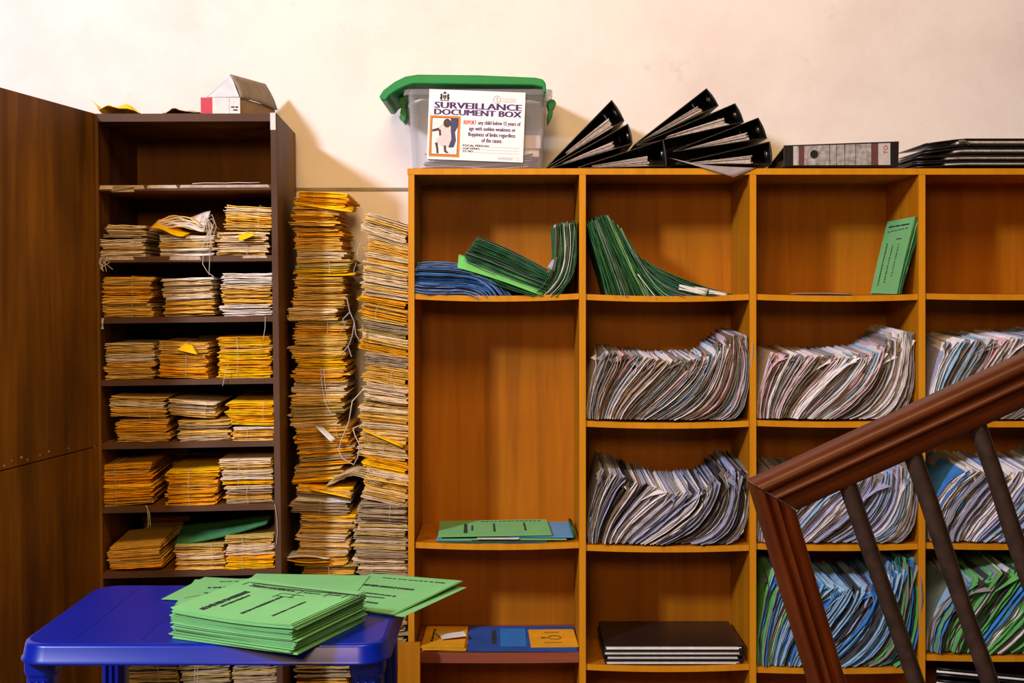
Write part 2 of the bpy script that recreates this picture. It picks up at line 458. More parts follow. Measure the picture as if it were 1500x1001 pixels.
# ------------------------------------------------------------------ stair railing in front, right
YR = 1.80
def rp(px, py, d=0.0):
    p = P(px, py, YR); p.y += d; return p
rail = thing('stair_railing', 'reddish-brown varnished stair handrail with mitred post and slanting iron balusters', 'railing', (P(1420, 900, YR).x, YR, 0))
PROF = [(0, .030), (.0, .008), (.03, -.004), (.09, -.012), (.17, -.016), (.25, -.015), (.31, -.009), (.36, -.005), (.40, -.006), (.44, -.013), (.48, -.016), (.53, -.015), (.57, -.009),
        (.60, -.006), (.66, -.007), (.80, -.006), (.93, -.003), (.98, .002), (1, .010), (1, .030)]
def moulding(name, o0, o1, i0, i1):
    """profile running between cut (o0,i0) and cut (o1,i1); o = outer edge, i = inner edge"""
    r0 = []; r1 = []
    for v, d in PROF:
        a = o0.lerp(i0, v); c = o1.lerp(i1, v)
        r0.append(a + Vector((0, d, 0))); r1.append(c + Vector((0, d, 0)))
    b = MB(); n = len(r0)
    b.add(r0 + r1, [(k, n+k, n+k+1, k+1) for k in range(n-1)], sm=True)
    b.add(r0 + r1, [(0, n-1, 2*n-1, n)])
    b.add(r0, [list(range(n))]); b.add(r1, [list(range(n))[::-1]])
    return b
oc, ic = rp(1099, 708), rp(1168, 750)
g = .0012
b = moulding('handrail', oc + Vector((g,0,g)), rp(2300, 708-.464*1201), ic + Vector((g,0,g)), rp(2300, 750-.452*1132))
obj('handrail', b, RAIL, rail)
zf = (EYE / YR * F) + HZ      # row of the floor at the railing
b = moulding('newel_post', oc, rp(1099+.30*(zf-708), zf), ic, rp(1168+.292*(zf-750), zf))
obj('newel_post', b, wood('red_mahogany_post', (0.042, 0.007, 0.001), (0.078, 0.014, 0.0015), (0.118, 0.025, 0.003), rough=0.38, scale=(20, 20, 2.2), coat=0.04, spec=0.2), rail)
for (x0, y0, sl) in ((1243, 705, .345), (1338, 660, .338), (1434, 618, .335), (1532, 575, .33), (1630, 532, .33), (1730, 488, .33), (1830, 443, .33), (1930, 398, .33), (2030, 353, .33)):
    b = MB()
    p0 = rp(x0, y0, .012); p1 = rp(x0 + sl*(zf-y0), zf, .012)
    p1.z = 0.0
    d = (p1-p0).normalized(); sx = Vector((d.z, 0, -d.x)) * .0125; sy = Vector((0, .0125, 0))
    rings = []
    for k in range(15):
        c = p0.lerp(p1, k/14) + Vector((U(-.0012, .0012), U(-.001, .001), 0))
        w = 1 + U(-.06, .06)
        rings.append([c + (sx*math.cos(a)+sy*math.sin(a))*w*(1.0 if i % 2 else 1.08) for i, a in enumerate([j*math.pi/4 for j in range(8)])])
    b.loft(rings, sm=True)
    obj('baluster', b, IRON, rail)

# ------------------------------------------------------------------ blue plastic table
TZ = 0.72
tx0, tx1, ty0, ty1 = -.916, -.226, 2.225, 2.695
tcx, tcy, tw, td = (tx0+tx1)/2, (ty0+ty1)/2, tx1-tx0, ty1-ty0
tab = thing('plastic_table', 'glossy royal blue moulded plastic table in front of the cabinet', 'table', (tcx, tcy, 0))
b = MB()
rings = [rrect(tcx, tcy, tw-.02, td-.02, .050, TZ-.036, 8), rrect(tcx, tcy, tw, td, .060, TZ-.036, 8), rrect(tcx, tcy, tw, td, .060, TZ-.0325, 8), rrect(tcx, tcy, tw-.006, td-.006, .057, TZ-.029, 8),
         rrect(tcx, tcy, tw-.014, td-.014, .054, TZ-.006, 8), rrect(tcx, tcy, tw-.020, td-.020, .050, TZ-.0015, 8), rrect(tcx, tcy, tw-.032, td-.032, .046, TZ, 8)]
b.loft(rings, sm=True, cap1=False)
b.add(rings[-1], [list(range(len(rings[-1])))])
obj('table_top', b, BLUE, tab)
for k in range(5):      # shallow moulded ribs across the top
    x = tx0 + .10 + k*.125
    b = MB(); b.box((x, ty0+.04, TZ-.001), (x+.004, ty1-.03, TZ+.0005)); obj('moulded_rib', b, BLUE, tab)
for (lx, ly) in ((-.885, 2.30), (-.272, 2.30), (-.855, 2.63), (-.272, 2.63)):
    b = MB()
    w = .066 if lx > -.5 and ly < 2.5 else .058
    b.loft([rrect(lx, ly, w*.74, .045, .014, .0), rrect(lx, ly, w*.86, .055, .016, TZ-.075), rrect(lx, ly, w, .062, .018, TZ-.068), rrect(lx, ly, w*1.02, .064, .018, TZ-.0365)], sm=False)
    for q in (-1, 0, 1):
        b.box((lx+q*w*.22-.003, ly-.0335, TZ-.30), (lx+q*w*.22+.003, ly-.026, TZ-.08))
    obj('leg', b, BLUE, tab, bevel=.002)

# ------------------------------------------------------------------ bundles of record cards
def card_mesh(k):
    b = MB()
    n = 3
    z = 0
    for i in range(n):
        th = .0017 if i != 1 else .0014
        nx = 5; grid = []
        y0 = U(-.006, .006); dx0, dx1 = U(-.004, .004), U(-.004, .004)
        bow = U(-.0012, .0018); sk = U(-.004, .004)
        for a in range(nx+1):
            t = a/nx
            x = -.08 + dx0 + (.16 + dx1 - dx0)*t
            zz = z + th/2 + bow*math.sin(math.pi*t) + U(-.0005, .0005)
            fy = y0 + sk*(t-.5) + U(-.0022, .0022)
            if a in (0, nx): fy += U(0, .006)
            grid.append([Vector((x, -.12+fy, zz + U(-.0009, .0009))), Vector((x, -.09, zz)), Vector((x+U(-.003,.003), .12, zz))])
        b.sheet(grid, th)
        z += .0022 + U(0, .0005)
    return b.mesh('card', (0, 0, 0), [CARDC['buff']])
CARDS = [card_mesh(k) for k in range(14)]
CARD_H = .0070
def bundle(label, cat_group, org, w, h, d, tilt, colors, M=I4, tie=True, curl=0.0, name='card_bundle', spread=.004, extra=None):
    """a tied bundle: each card folder is a part; org = centre of its base (frame M), front towards -y"""
    root = thing(name, label, 'paper bundle', org, cat_group, M=M)
    root.matrix_world = M @ Matrix.Translation(Vector(org)) @ Matrix.Rotation(tilt, 4, 'Y')
    n = max(2, int(round(h / CARD_H)))
    step = h / n
    for i in range(n):
        o = bpy.data.objects.new('card', rnd.choice(CARDS))
        COL.objects.link(o)
        o.parent = root
        o.location = (U(-spread, spread), U(-spread, spread), i*step)
        o.rotation_euler = (U(-.008, .008), curl*(i/n) + U(-.012, .012), U(-.035, .035) + (math.pi if U(0, 1) < .0 else 0))
        o.scale = (w/.16*U(.95, 1.02), d/.24, step/CARD_H*1.0)
        c = rnd.choices(list(colors.keys()), list(colors.values()))[0] if isinstance(colors, dict) else colors[i*len(colors)//n]
        o.material_slots[0].link = 'OBJECT'
        o.material_slots[0].material = CARDC[c]
    if tie:
        b = MB(); r = .0006
        for q in (U(-.22, .3),):
            x = w*q
            pts = [(x, -d/2-.007, -.001), (x+U(-.004,.004), -d/2-.0085, h*.5), (x, -d/2-.006, h+.001), (x, d*.1, h+.003)]
            b.tube([Vector(org)+Vector(p) for p in pts], r, 4)
        ORG[root.name] = Vector(org)
        obj('string', b, STRING, root)
    if extra: extra(root, Vector(org), n, step)
    return root

# --- three piles on each cabinet shelf: (px0, px1, top row, colours, tilt, label)
Gc = 'card bundles on the cabinet shelves'
SHN = {1: 'second', 2: 'third', 3: 'fourth', 4: 'fifth', 5: 'sixth', 6: 'seventh', 8: 'lowest visible'}
cabpiles = {
  1: [(148, 215, 350, {'pale': 3, 'white': 2, 'grey': 1}, 0, 'greyish-white cards, left on the second cabinet shelf'),
      (233, 314, 345, {'white': 2, 'pale': 3, 'buff': 1}, 0, 'pale cards under the crumpled packet, middle of second cabinet shelf'),
      (317, 393, 341, {'pale': 4, 'buff': 1}, 0, 'pale cards, lower right on the second cabinet shelf')],
  2: [(151, 224, 405, ['tan', 'buff', 'buff', 'tan', 'orange', 'tan', 'buff', 'orange'], 0, 'tan cards, left on the third cabinet shelf'),
      (240, 314, 409, ['buff', 'tan', 'tan', 'white', 'pale', 'pale', 'pale', 'white'], -.02, 'pale and tan cards, middle of the third cabinet shelf'),
      (323, 399, 402, ['white', 'white', 'tan', 'buff', 'tan', 'pale', 'white', 'white'], 0, 'white and tan cards, right on the third cabinet shelf')],
  3: [(156, 228, 503, ['buff', 'buff', 'tan', 'buff', 'white', 'pale', 'buff', 'pale'], 0, 'buff cards, left on the fourth cabinet shelf'),
      (232, 304, 503, ['orange', 'orange', 'tan', 'orange', 'tan', 'tan', 'buff', 'tan'], .04, 'orange-tan cards, middle of the fourth cabinet shelf'),
      (319, 398, 496, ['yellow', 'yellow', 'orange', 'yellow', 'yellow', 'tan', 'yellow', 'orange'], 0, 'bright yellow cards, right on the fourth cabinet shelf')],
  4: [(171, 248, 615, ['buff', 'tan', 'orange', 'tan'], 0, 'tan cards, lower left on the fifth cabinet shelf'),
      (259, 336, 617, ['pale', 'buff', 'grey', 'buff'], 0, 'brownish cards, lower middle of the fifth cabinet shelf'),
      (338, 402, 628, ['buff', 'tan', 'white'], 0, 'buff cards, lower right on the fifth cabinet shelf')],
  5: [(150, 226, 680, ['tan', 'orange', 'orange', 'yellow', 'orange', 'orange', 'tan', 'orange'], -.03, 'orange-yellow cards, left on the sixth cabinet shelf'),
      (243, 318, 690, ['orange', 'orange', 'tan', 'orange', 'yellow'], 0, 'orange cards, middle of the sixth cabinet shelf'),
      (330, 400, 715, ['grey', 'tan', 'grey', 'pale'], 0, 'grey-brown cards, lower right on the sixth cabinet shelf')],
  6: [(162, 240, 800, ['orange', 'buff', 'tan', 'buff', 'tan'], -.04, 'tan cards, left on the seventh cabinet shelf'),
      (258, 330, 799, ['buff', 'buff', 'pale', 'buff', 'olive'], 0, 'buff cards, middle of the seventh cabinet shelf'),
      (331, 402, 788, ['yellow', 'yellow', 'orange', 'pale', 'pale', 'pale', 'buff', 'olive'], 0, 'pale and yellow cards, right on the seventh cabinet shelf')],
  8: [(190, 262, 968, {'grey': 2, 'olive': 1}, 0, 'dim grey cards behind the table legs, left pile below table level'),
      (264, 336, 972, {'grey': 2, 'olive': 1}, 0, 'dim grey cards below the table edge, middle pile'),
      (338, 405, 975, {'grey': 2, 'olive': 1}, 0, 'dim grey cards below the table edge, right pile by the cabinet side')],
}
def cab_bundle(px0, px1, pt_, pb_, cols, tilt, label, d=.25, yoff=.012, **k):
    x0, x1 = cx(px0, pb_), cx(px1, pb_)
    z0 = cz(pb_) + .0012
    h = cz(pt_) - z0
    w = x1 - x0
    return bundle(label, Gc, ((x0+x1)/2, d/2 + yoff + U(0, .01), z0 + abs(math.sin(tilt))*w/2), w*.97, h, d, tilt, cols, M=MC, **k)
for row, piles in cabpiles.items():
    for (a, c, t, cols, tl, lab) in piles:
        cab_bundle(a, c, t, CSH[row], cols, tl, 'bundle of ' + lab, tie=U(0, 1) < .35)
# upper bundles that lie on the lower ones
cab_bundle(156, 213, 330, 349.5, {'pale': 2, 'white': 2, 'grey': 1}, .03, 'small stack of grey-white cards on top of the second-shelf left bundle', tie=False)
cab_bundle(328, 400, 304, 340, ['buff', 'tan', 'orange', 'buff', 'pale', 'pale', 'buff'], .04, 'thick bundle of buff cards on top at second-shelf right', curl=.03)
cab_bundle(161, 242, 583, 613.5, ['tan', 'buff', 'tan', 'white', 'tan', 'buff'], .05, 'overhanging upper bundle of tan cards, left on the fifth cabinet shelf')
cab_bundle(246, 316, 592, 615.5, ['buff', 'pale', 'grey', 'pale'], .09, 'upper bundle of brownish cards sagging right, middle of fifth cabinet shelf')
cab_bundle(332, 402, 592, 626.5, ['yellow', 'orange', 'yellow', 'orange', 'yellow'], .03, 'upper bundle of bright yellow cards, right on the fifth cabinet shelf')
cab_bundle(321, 398, 676, 713.5, ['yellow', 'white', 'pale', 'pale', 'buff', 'pale', 'pale'], 0, 'upper bundle of pale cards, right on the sixth cabinet shelf')
# darker bundles standing farther back on the shelves
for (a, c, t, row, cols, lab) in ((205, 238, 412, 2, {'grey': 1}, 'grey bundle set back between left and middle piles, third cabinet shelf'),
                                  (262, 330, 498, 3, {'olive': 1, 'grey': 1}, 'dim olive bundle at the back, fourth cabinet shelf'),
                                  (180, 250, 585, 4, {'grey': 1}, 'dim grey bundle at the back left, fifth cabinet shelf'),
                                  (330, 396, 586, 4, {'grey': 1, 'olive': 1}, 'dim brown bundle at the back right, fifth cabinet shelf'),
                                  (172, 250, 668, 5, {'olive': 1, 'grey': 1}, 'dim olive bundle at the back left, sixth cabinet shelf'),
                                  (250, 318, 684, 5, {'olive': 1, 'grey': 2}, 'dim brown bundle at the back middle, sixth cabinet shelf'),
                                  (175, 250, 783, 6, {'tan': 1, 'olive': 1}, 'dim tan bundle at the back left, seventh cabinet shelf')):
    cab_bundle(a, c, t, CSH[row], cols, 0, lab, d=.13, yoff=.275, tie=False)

# --- loose pieces on the cabinet shelves
def free_sheet(name, label, cat, fn, th, mat, M=I4, nu=8, nv=6, parent=None, group=None):
    b = MB()
    b.sheet([[Vector(fn(i/nu, j/nv)) for j in range(nv+1)] for i in range(nu+1)], th, sm=True)
    o = obj(name, b, mat, parent=parent, M=M)
    if parent is None: tag(o, label, cat, group)
    return o
def quad_fn(pts, bump=None):
    """bilinear patch through 4 corner points (00, 10, 11, 01) plus a bump vector function"""
    A, B, C, D = [Vector(p) for p in pts]
    def f(u, v):
        p = A*(1-u)*(1-v) + B*u*(1-v) + C*u*v + D*(1-u)*v
        return p + Vector(bump(u, v)) if bump else p
    return f
def cl(px, py, y): return Vector((cx(px, py), y, cz(py)))
# crumpled packet on the second shelf
pk = thing('paper_packet', 'crumpled packet of white and yellow papers with string ends, second cabinet shelf', 'packet', (cx(270, 345), .10, cz(345)+.003), M=MC)
for k, (off, m_) in enumerate(((0, 'pale'), (.006, 'white'), (.011, 'white'), (.016, 'pale'), (.021, 'white'), (.027, 'buff'))):
    f = quad_fn([(cx(222+k*2, 340), .0+.006*k, cz(340)+off+.004), (cx(300-k, 340), .008, cz(341)+off*.7), (cx(306, 340), .21, cz(341)+off*.8), (cx(232, 340), .22, cz(338)+off)],
                lambda u, v, k=k: (0, .004*math.sin(9*u+k), .012*math.sin(math.pi*u)*(1+.1*k) + .002*math.sin(14*u+2*k)))
    free_sheet('sheet', None, None, f, .0035, CARDC[m_], parent=pk)
f = quad_fn([cl(224, 335, -.004), cl(272, 347, -.012), cl(278, 341, .03), cl(232, 322, .03)], lambda u, v: (0, 0, .004*math.sin(6*u)))
free_sheet('yellow_flap', None, None, f, .002, CARDC['yellow'], parent=pk)
f = quad_fn([cl(258, 334, .002), cl(300, 338, .0), cl(304, 312, .06), cl(252, 316, .08)], lambda u, v: (0, 0, .006*math.sin(5*u+3*v)))
free_sheet('wrapper', None, None, f, .002, CARDC['white'], parent=pk)
b = MB()
for k in range(9):
    x = 296 + U(-4, 6)
    b.tube([MC.inverted() @ (MC @ cl(x, 322+U(-4, 6), .004)), cl(x+U(4, 14), 318+U(-4, 8), -.006), cl(x+U(10, 20), 332+U(-3, 6), -.010), cl(x+U(6, 18), 346+U(0, 8), -.008), cl(x+U(-2, 14), 356+U(0, 10), -.006)], .0008, 4)
obj('string', b, STRING, pk)
# yellow flaps that stick out of bundles
def slip(label, pts, mat, name='paper_slip', bump=None, th=.0016, cat='paper slip', M=MC, group='loose slips among the bundles'):
    return free_sheet(name, label, cat, quad_fn(pts, bump), th, mat, M=M, nu=6, nv=4, group=group)
slip('folded yellow slip sticking out of the right second-shelf bundle', [cl(352, 356, -.010), cl(372, 348, -.014), cl(374, 342, .0), cl(350, 346, .0)], CARDC['yellow'])
slip('bright yellow torn corner on the middle fourth-shelf bundle', [cl(262, 513, -.002), cl(292, 520, -.006), cl(282, 506, .015), cl(272, 503, .015)], CARDC['yellow'])
slip('greenish folder slumped across the piles on the seventh cabinet shelf', [cl(255, 801, .03), cl(388, 772, .03), cl(392, 767, .18), cl(250, 785, .2)], GFOLDD, bump=lambda u, v: (0, 0, -.006*math.sin(math.pi*u)), th=.006, name='green_folder', cat='folder', group=None)
slip('pale paper strip lying on the empty top cabinet shelf', [cl(282, 271, .012), cl(380, 270.5, .012), cl(372, 270, .07), cl(285, 268, .08)], CARDC['white'], bump=lambda u, v: (0, 0, .0015+.002*abs(math.sin(7*u))))
slip('yellowed paper scrap hanging over the top cabinet shelf edge', [cl(166, 281, -.004), cl(200, 275, -.004), cl(215, 270.8, .03), cl(172, 270.8, .04)], CARDC['olive'], th=.001)
# string ends hanging from the shelves
def strands(label, pts_list, M=I4, r=.0009, name='hanging_string', mat=STRING, group='string ends hanging from shelves and stacks'):
    b = MB()
    for pts in pts_list: b.tube(pts, r, 5)
    o = obj(name, b, mat, M=M)
    return tag(o, label, 'string', group)
strands('frayed tuft of white string below the left end of second cabinet shelf', [[cl(152+U(0, 14), 377, .001), cl(150+U(0, 20), 383+U(0, 4), -.006), cl(150+U(0, 22), 390+U(0, 8), -.005)] for _ in range(7)], MC)
strands('long loose strings below the middle of second cabinet shelf', [[cl(300, 372, -.002), cl(299, 388, -.006), cl(306, 400, -.005), cl(315, 407, -.004)], [cl(309, 360, -.002), cl(309, 385, -.006), cl(308, 404, -.004)]], MC)
strands('short string tuft at the left end of third cabinet shelf', [[cl(154+U(0, 4), 465, .001), cl(154+U(0, 5), 472, -.005), cl(153+U(0, 5), 481, -.004)] for _ in range(4)], MC)
strands('single string below the right end of third cabinet shelf', [[cl(389, 466, -.002), cl(389, 482, -.005), cl(386, 500, -.004)]], MC)
strands('string hanging off the bright yellow fourth-shelf bundle', [[cl(336, 535, -.006), cl(331, 552, -.008), cl(328, 566, -.007)]], MC)
strands('two strings below the left half of sixth cabinet shelf', [[cl(217, 738, -.003), cl(223, 750, -.006), cl(224, 768, -.005)], [cl(219, 739, -.003), cl(221, 754, -.006), cl(221, 770, -.005)]], MC)
strands('thin string hanging down the cabinet right front edge', [[cl(403, 740, -.005), cl(406, 760, -.006), cl(407, 782, -.005), cl(405, 800, -.005)]], MC)
strands('two strings dangling below the table edge', [[P(283, 958, 2.9), P(286, 980, 2.9), P(284, 1010, 2.9)], [P(287, 958, 2.9), P(290, 985, 2.9), P(288, 1010, 2.9)]])

# ------------------------------------------------------------------ two tall columns of bundles between cabinet and bookcase
YS = 3.40
KS = YS / F
def sx(px): return (px - 750.0) * KS
def sz(py): return EYE + (HZ - py) * KS
zfl = HZ + EYE / KS           # row of the floor
def column(side, items, group):
    for k, (a, c, t, bt, cols, tl) in enumerate(items):
        w = (c - a) * KS
        z0 = sz(bt); h = (bt - t) * KS - .0008
        lab = '%s bundle from the top of the %s tall paper column' % (ORDN[k], side)
        main = cols[0] if isinstance(cols, list) else max(cols, key=cols.get)
        word = {'buff': 'buff', 'tan': 'tan', 'yellow': 'yellow', 'orange': 'orange-tan', 'pale': 'pale', 'white': 'whitish', 'grey': 'grey-brown', 'olive': 'olive-buff'}[main]
        bundle('%s card bundle, %s' % (word, lab), group, (sx((a+c)/2), YS + .125 + U(-.008, .012), z0), w*.98, h, .23, math.radians(tl) + U(-.015, .015), cols,
               tie=(k % 4 == 0), spread=.006, name='card_bundle')
L = [(432, 508, 280, 302, ['yellow', 'orange', 'yellow'], 4), (427, 494, 303, 330, ['tan', 'orange', 'buff', 'tan'], 2), (429, 500, 330, 354, ['tan', 'orange', 'tan'], 0),
     (432, 503, 354, 380, ['pale', 'buff', 'tan'], 0), (430, 514, 380, 404, ['yellow', 'olive', 'olive', 'buff'], -2), (429, 502, 405, 430, {'tan': 2, 'buff': 1, 'orange': 1}, 0),
     (425, 505, 431, 451, {'buff': 2, 'tan': 1}, 0), (422, 494, 451, 470, {'pale': 1, 'buff': 2}, 0), (431, 508, 470, 489, ['orange', 'buff', 'olive'], 1), (429, 508, 490, 507, {'buff': 2, 'tan': 1}, 0),
     (424, 505, 507, 525, ['tan', 'buff', 'buff'], 0), (432, 503, 525, 539, ['yellow', 'yellow'], 0), (428, 506, 539, 561, {'orange': 2, 'tan': 2, 'olive': 1}, 0),
     (426, 506, 561, 583, {'buff': 2, 'pale': 1}, 0), (425, 504, 583, 606, {'olive': 2, 'buff': 2}, -2), (424, 496, 606, 627, {'pale': 3, 'buff': 1}, -2), (432, 512, 627, 650, {'tan': 2, 'orange': 1, 'buff': 1}, -2),
     (437, 518, 650, 682, {'tan': 2, 'grey': 1, 'orange': 1}, -4), (429, 502, 682, 709, ['yellow', 'tan', 'buff', 'grey'], -4), (432, 514, 713, 737, ['white', 'grey', 'buff', 'yellow'], 3),
     (423, 507, 737, 755, {'grey': 3}, 2), (439, 520, 755, 778, ['buff', 'grey', 'buff', 'yellow'], 2), (435, 510, 778, 815, {'pale': 3, 'buff': 2}, 1), (430, 508, 815, 829, ['tan', 'buff'], 0), (443, 521, 829, 851, ['grey', 'tan', 'olive'], 0)]
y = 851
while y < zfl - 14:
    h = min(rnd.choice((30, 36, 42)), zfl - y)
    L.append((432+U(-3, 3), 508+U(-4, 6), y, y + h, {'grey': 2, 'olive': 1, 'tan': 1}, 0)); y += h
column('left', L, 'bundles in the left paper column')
R_ = []
y = 318
for (h, cols, tl) in ((30, ['pale', 'pale', 'buff', 'pale'], 16), (25, ['tan', 'buff', 'pale'], 14), (40, ['pale', 'buff', 'pale', 'tan', 'pale'], 11), (34, ['orange', 'pale', 'buff', 'pale'], 10), (22, ['orange', 'tan', 'tan'], 11),
                      (22, {'grey': 1, 'olive': 1}, 9), (26, ['orange', 'buff', 'pale'], 11), (20, {'grey': 2, 'pale': 1}, 8), (26, {'buff': 2, 'tan': 1}, 8), (28, {'pale': 3, 'grey': 1}, 8), (30, ['tan', 'buff', 'pale', 'buff'], 6),
                      (28, {'buff': 3, 'pale': 1}, 5), (24, {'pale': 2, 'buff': 1}, 8), (18, ['yellow', 'orange'], 12), (24, ['tan', 'buff', 'pale'], 11), (22, {'pale': 2, 'tan': 1}, 13)):
    R_.append((528+U(-5, 4), 597, y, y + h, cols, tl)); y += h
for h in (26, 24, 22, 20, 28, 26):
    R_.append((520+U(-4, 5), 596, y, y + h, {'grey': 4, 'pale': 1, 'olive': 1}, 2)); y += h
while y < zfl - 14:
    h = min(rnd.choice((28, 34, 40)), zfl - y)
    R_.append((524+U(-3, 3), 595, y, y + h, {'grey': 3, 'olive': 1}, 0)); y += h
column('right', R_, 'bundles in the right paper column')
def sl(px, py, d=-.02): return P(px, py, YS + d)
slip('white folded sheet poking out of the left paper column', [sl(462, 625, -.012), sl(485, 648, -.022), sl(492, 643, -.012), sl(474, 626, .01)], WHITE, M=I4)
slip('bright yellow slip under the top bundle of left paper column', [sl(445, 301, -.006), sl(516, 311, -.012), sl(519, 303, .06), sl(448, 297, .06)], CARDC['yellow'], M=I4)
slip('yellow envelope slip near the foot of the left paper column', [sl(456, 718, -.012), sl(514, 730, -.016), sl(516, 724, .05), sl(452, 712, .05)], CARDC['yellow'], M=I4)
slip('yellow cover poking out of the right paper column', [sl(532, 631, -.010), sl(590, 656, -.012), sl(594, 646, .05), sl(534, 624, .05)], CARDC['yellow'], M=I4)
# bulging envelope sticking out low on the left column
env = thing('bulging_envelope', 'bulging white and yellow envelope sticking out low on the left column', 'envelope', sl(450, 826))
for nm, off, m_ in (('lower_half', 0, CARDC['yellow']), ('upper_half', 5, WHITE)):
    f = quad_fn([sl(417, 820-off*.3, -.03), sl(482, 824-off, -.01), sl(490, 818-off, .10), sl(425, 812-off, .10)], lambda u, v, off=off: (0, 0, (.006 if off else -.006)*math.sin(math.pi*min(1, u*1.1))))
    free_sheet(nm, None, None, f, .0015, m_, parent=env)
# slumped sheets that bridge both columns
for k in range(5):
    f = quad_fn([sl(478+3*k, 712-3*k, .0), sl(558+3*k, 712-2*k, .0), sl(556, 706-3*k, .16), sl(480, 704-3*k, .16)], lambda u, v, k=k: (0, .003*math.sin(5*u+k), .030*math.sin(math.pi*u)**1.5))
    free_sheet('slumped_folder', '%s of the arched olive folders bridging the two paper columns, from below' % ORDN[k], 'folder', f, .004, CARDC['olive' if k % 2 else 'grey'], group='arched folders between the columns')
strands('white cord loop hanging between the two paper columns', [[sl(531, 572, -.03), sl(516, 588, -.05), sl(511, 618, -.05), sl(500, 645, -.05), sl(496, 660, -.05), sl(502, 672, -.05), sl(518, 681, -.05), sl(524, 670, -.05), sl(527, 652, -.05), sl(520, 638, -.05), sl(517, 628, -.04), sl(526, 624, -.03)]], r=.0016, name='cord_loop')
strands('tangled grey strings between the columns in their upper half', [[sl(508, 436, -.03), sl(512, 456, -.035), sl(519, 472, -.035), sl(516, 492, -.035), sl(510, 508, -.03), sl(515, 523, -.03)], [sl(512, 458, -.03), sl(502, 468, -.03), sl(506, 478, -.03), sl(499, 486, -.03)], [sl(519, 472, -.035), sl(521, 490, -.035), sl(526, 498, -.03)], [sl(510, 507, -.03), sl(500, 520, -.03)]], r=.0018, mat=flat('grey_string', (.30, .27, .27), .9))
strands('grey string running down the middle of the left paper column', [[sl(470, 540, -.005), sl(472, 566, -.008), sl(476, 590, -.008), sl(485, 606, -.006)], [sl(474, 540, -.005), sl(477, 570, -.008), sl(483, 592, -.008)]], r=.0008)
strands('thin strings beside the right paper column near its top', [[sl(528, 356, -.02), sl(524, 366, -.03), sl(523, 378, -.03), sl(527, 384, -.02)], [sl(522, 385, -.02), sl(518, 396, -.03), sl(519, 404, -.02)]], r=.0008)
# brown board at the foot of the bookcase
b = MB(); b.box((sx(576), 3.335, 0), (sx(618), 3.352, sz(933)-.0)); tag(obj('wooden_board', b, BOOK, bevel=.001), 'short orange-brown board standing upright against the bookcase left foot', 'board')

# ------------------------------------------------------------------ slumped files in the bookcase
YF = YB + .012
KF = YF / F
def make_file(name, label, group, cfun, t0, t1, y0, depth, cover, pages, sheets=6, curl=1.0, th=.0011, cat='file', npth=10, rag=1.0, rise=0.0, xlim=None):
    """one file: two covers (the thing itself) and its pages (a part), all between curves t0 and t1 of the family cfun"""
    cov = MB(); pgs = MB()
    for s in range(sheets):
        t = t0 + (t1-t0)*s/(sheets-1)
        pts = cfun(t, npth)
        fy = y0 + U(-.012, .012)*rag
        L_ = depth + U(-.012, .012)
        e = U(-.14, .12)*rag
        c = curl*(U(-1, 1)**3)*.045; ph = U(0, 6); am = U(0, .9)*rag
        grid = []
        for i, (px, py) in enumerate(pts):
            if i == len(pts)-1:
                qx, qy = pts[-2]
                px, py = px + (px-qx)*e*2, py + (py-qy)*e*2
            X, Z = (px + am*math.sin(ph + i*1.1) - 750)*KF, EYE + (HZ-py)*KF
            q = max(0, i/(len(pts)-1) - .72)/.28
            jf = U(-.006, .006)*rag
            cc = c*q*q
            if xlim: cc = min(max(cc, (xlim[0]+2-750)*KF - X), (xlim[1]-2-750)*KF - X)
            grid.append([Vector((X + cc, fy + jf, Z - abs(cc)*.35)), Vector((X + cc*.45, fy+.03, Z - abs(cc)*.1)), Vector((X - rise*.25*q, fy+L_, Z + rise*i/(len(pts)-1) + U(-.002, .002)))])
        is_cov = s in (0, sheets-1)
        (cov if is_cov else pgs).sheet(grid, th*(1.1 if is_cov else .9), mi=0 if is_cov else rnd.randrange(len(pages)))
    o = obj(name, cov, cover)
    tag(o, label, cat, group)
    obj('pages', pgs, pages, parent=o)
    return o
def lerp_family(keys):
    """keys: list of (t, P0, P1, P2, P3) Bezier controls in photo pixels; interpolated over t"""
    def f(t, n):
        for k in range(len(keys)-1):
            if t <= keys[k+1][0] or k == len(keys)-2:
                a, c = keys[k], keys[k+1]
                s = (t-a[0])/(c[0]-a[0])
                P_ = [tuple(x+(y-x)*s for x, y in zip(p, q)) for p, q in zip(a[1:], c[1:])]
                return bez(*P_, n)
    return f
WORD = {'white': 'white', 'pink': 'pinkish', 'grey': 'grey', 'brown': 'brownish', 'lilac': 'lilac-grey', 'blue': 'pale blue', 'strong_blue': 'blue', 'green': 'green', 'dark': 'dark grey', 'peach': 'peach'}
def file_row(keys, n, where, covers, pages, group, **k):
    f = lerp_family(keys)
    cuts = [0.0]
    for i in range(n): cuts.append(cuts[-1] + U(.6, 1.4))
    cuts = [c/cuts[-1] for c in cuts]
    for i in range(n):
        cv = rnd.choices(list(covers), list(covers.values()))[0] if isinstance(covers, dict) else covers(i/(n-1))
        pg = [FILEC[p] for p in rnd.choices(list(pages), list(pages.values()), k=3)]
        d = (cuts[i+1]-cuts[i])
        make_file('paper_file', '%s dog-eared file, %s from the left %s' % (WORD[cv], ORDN[i], where), group, f, cuts[i]+.04*d, cuts[i+1]-.10*d, YF + U(-.008, .014), .25, FILEC[cv], pg, xlim=(keys[0][1][0]-4, keys[0][1][0]+242), **k)
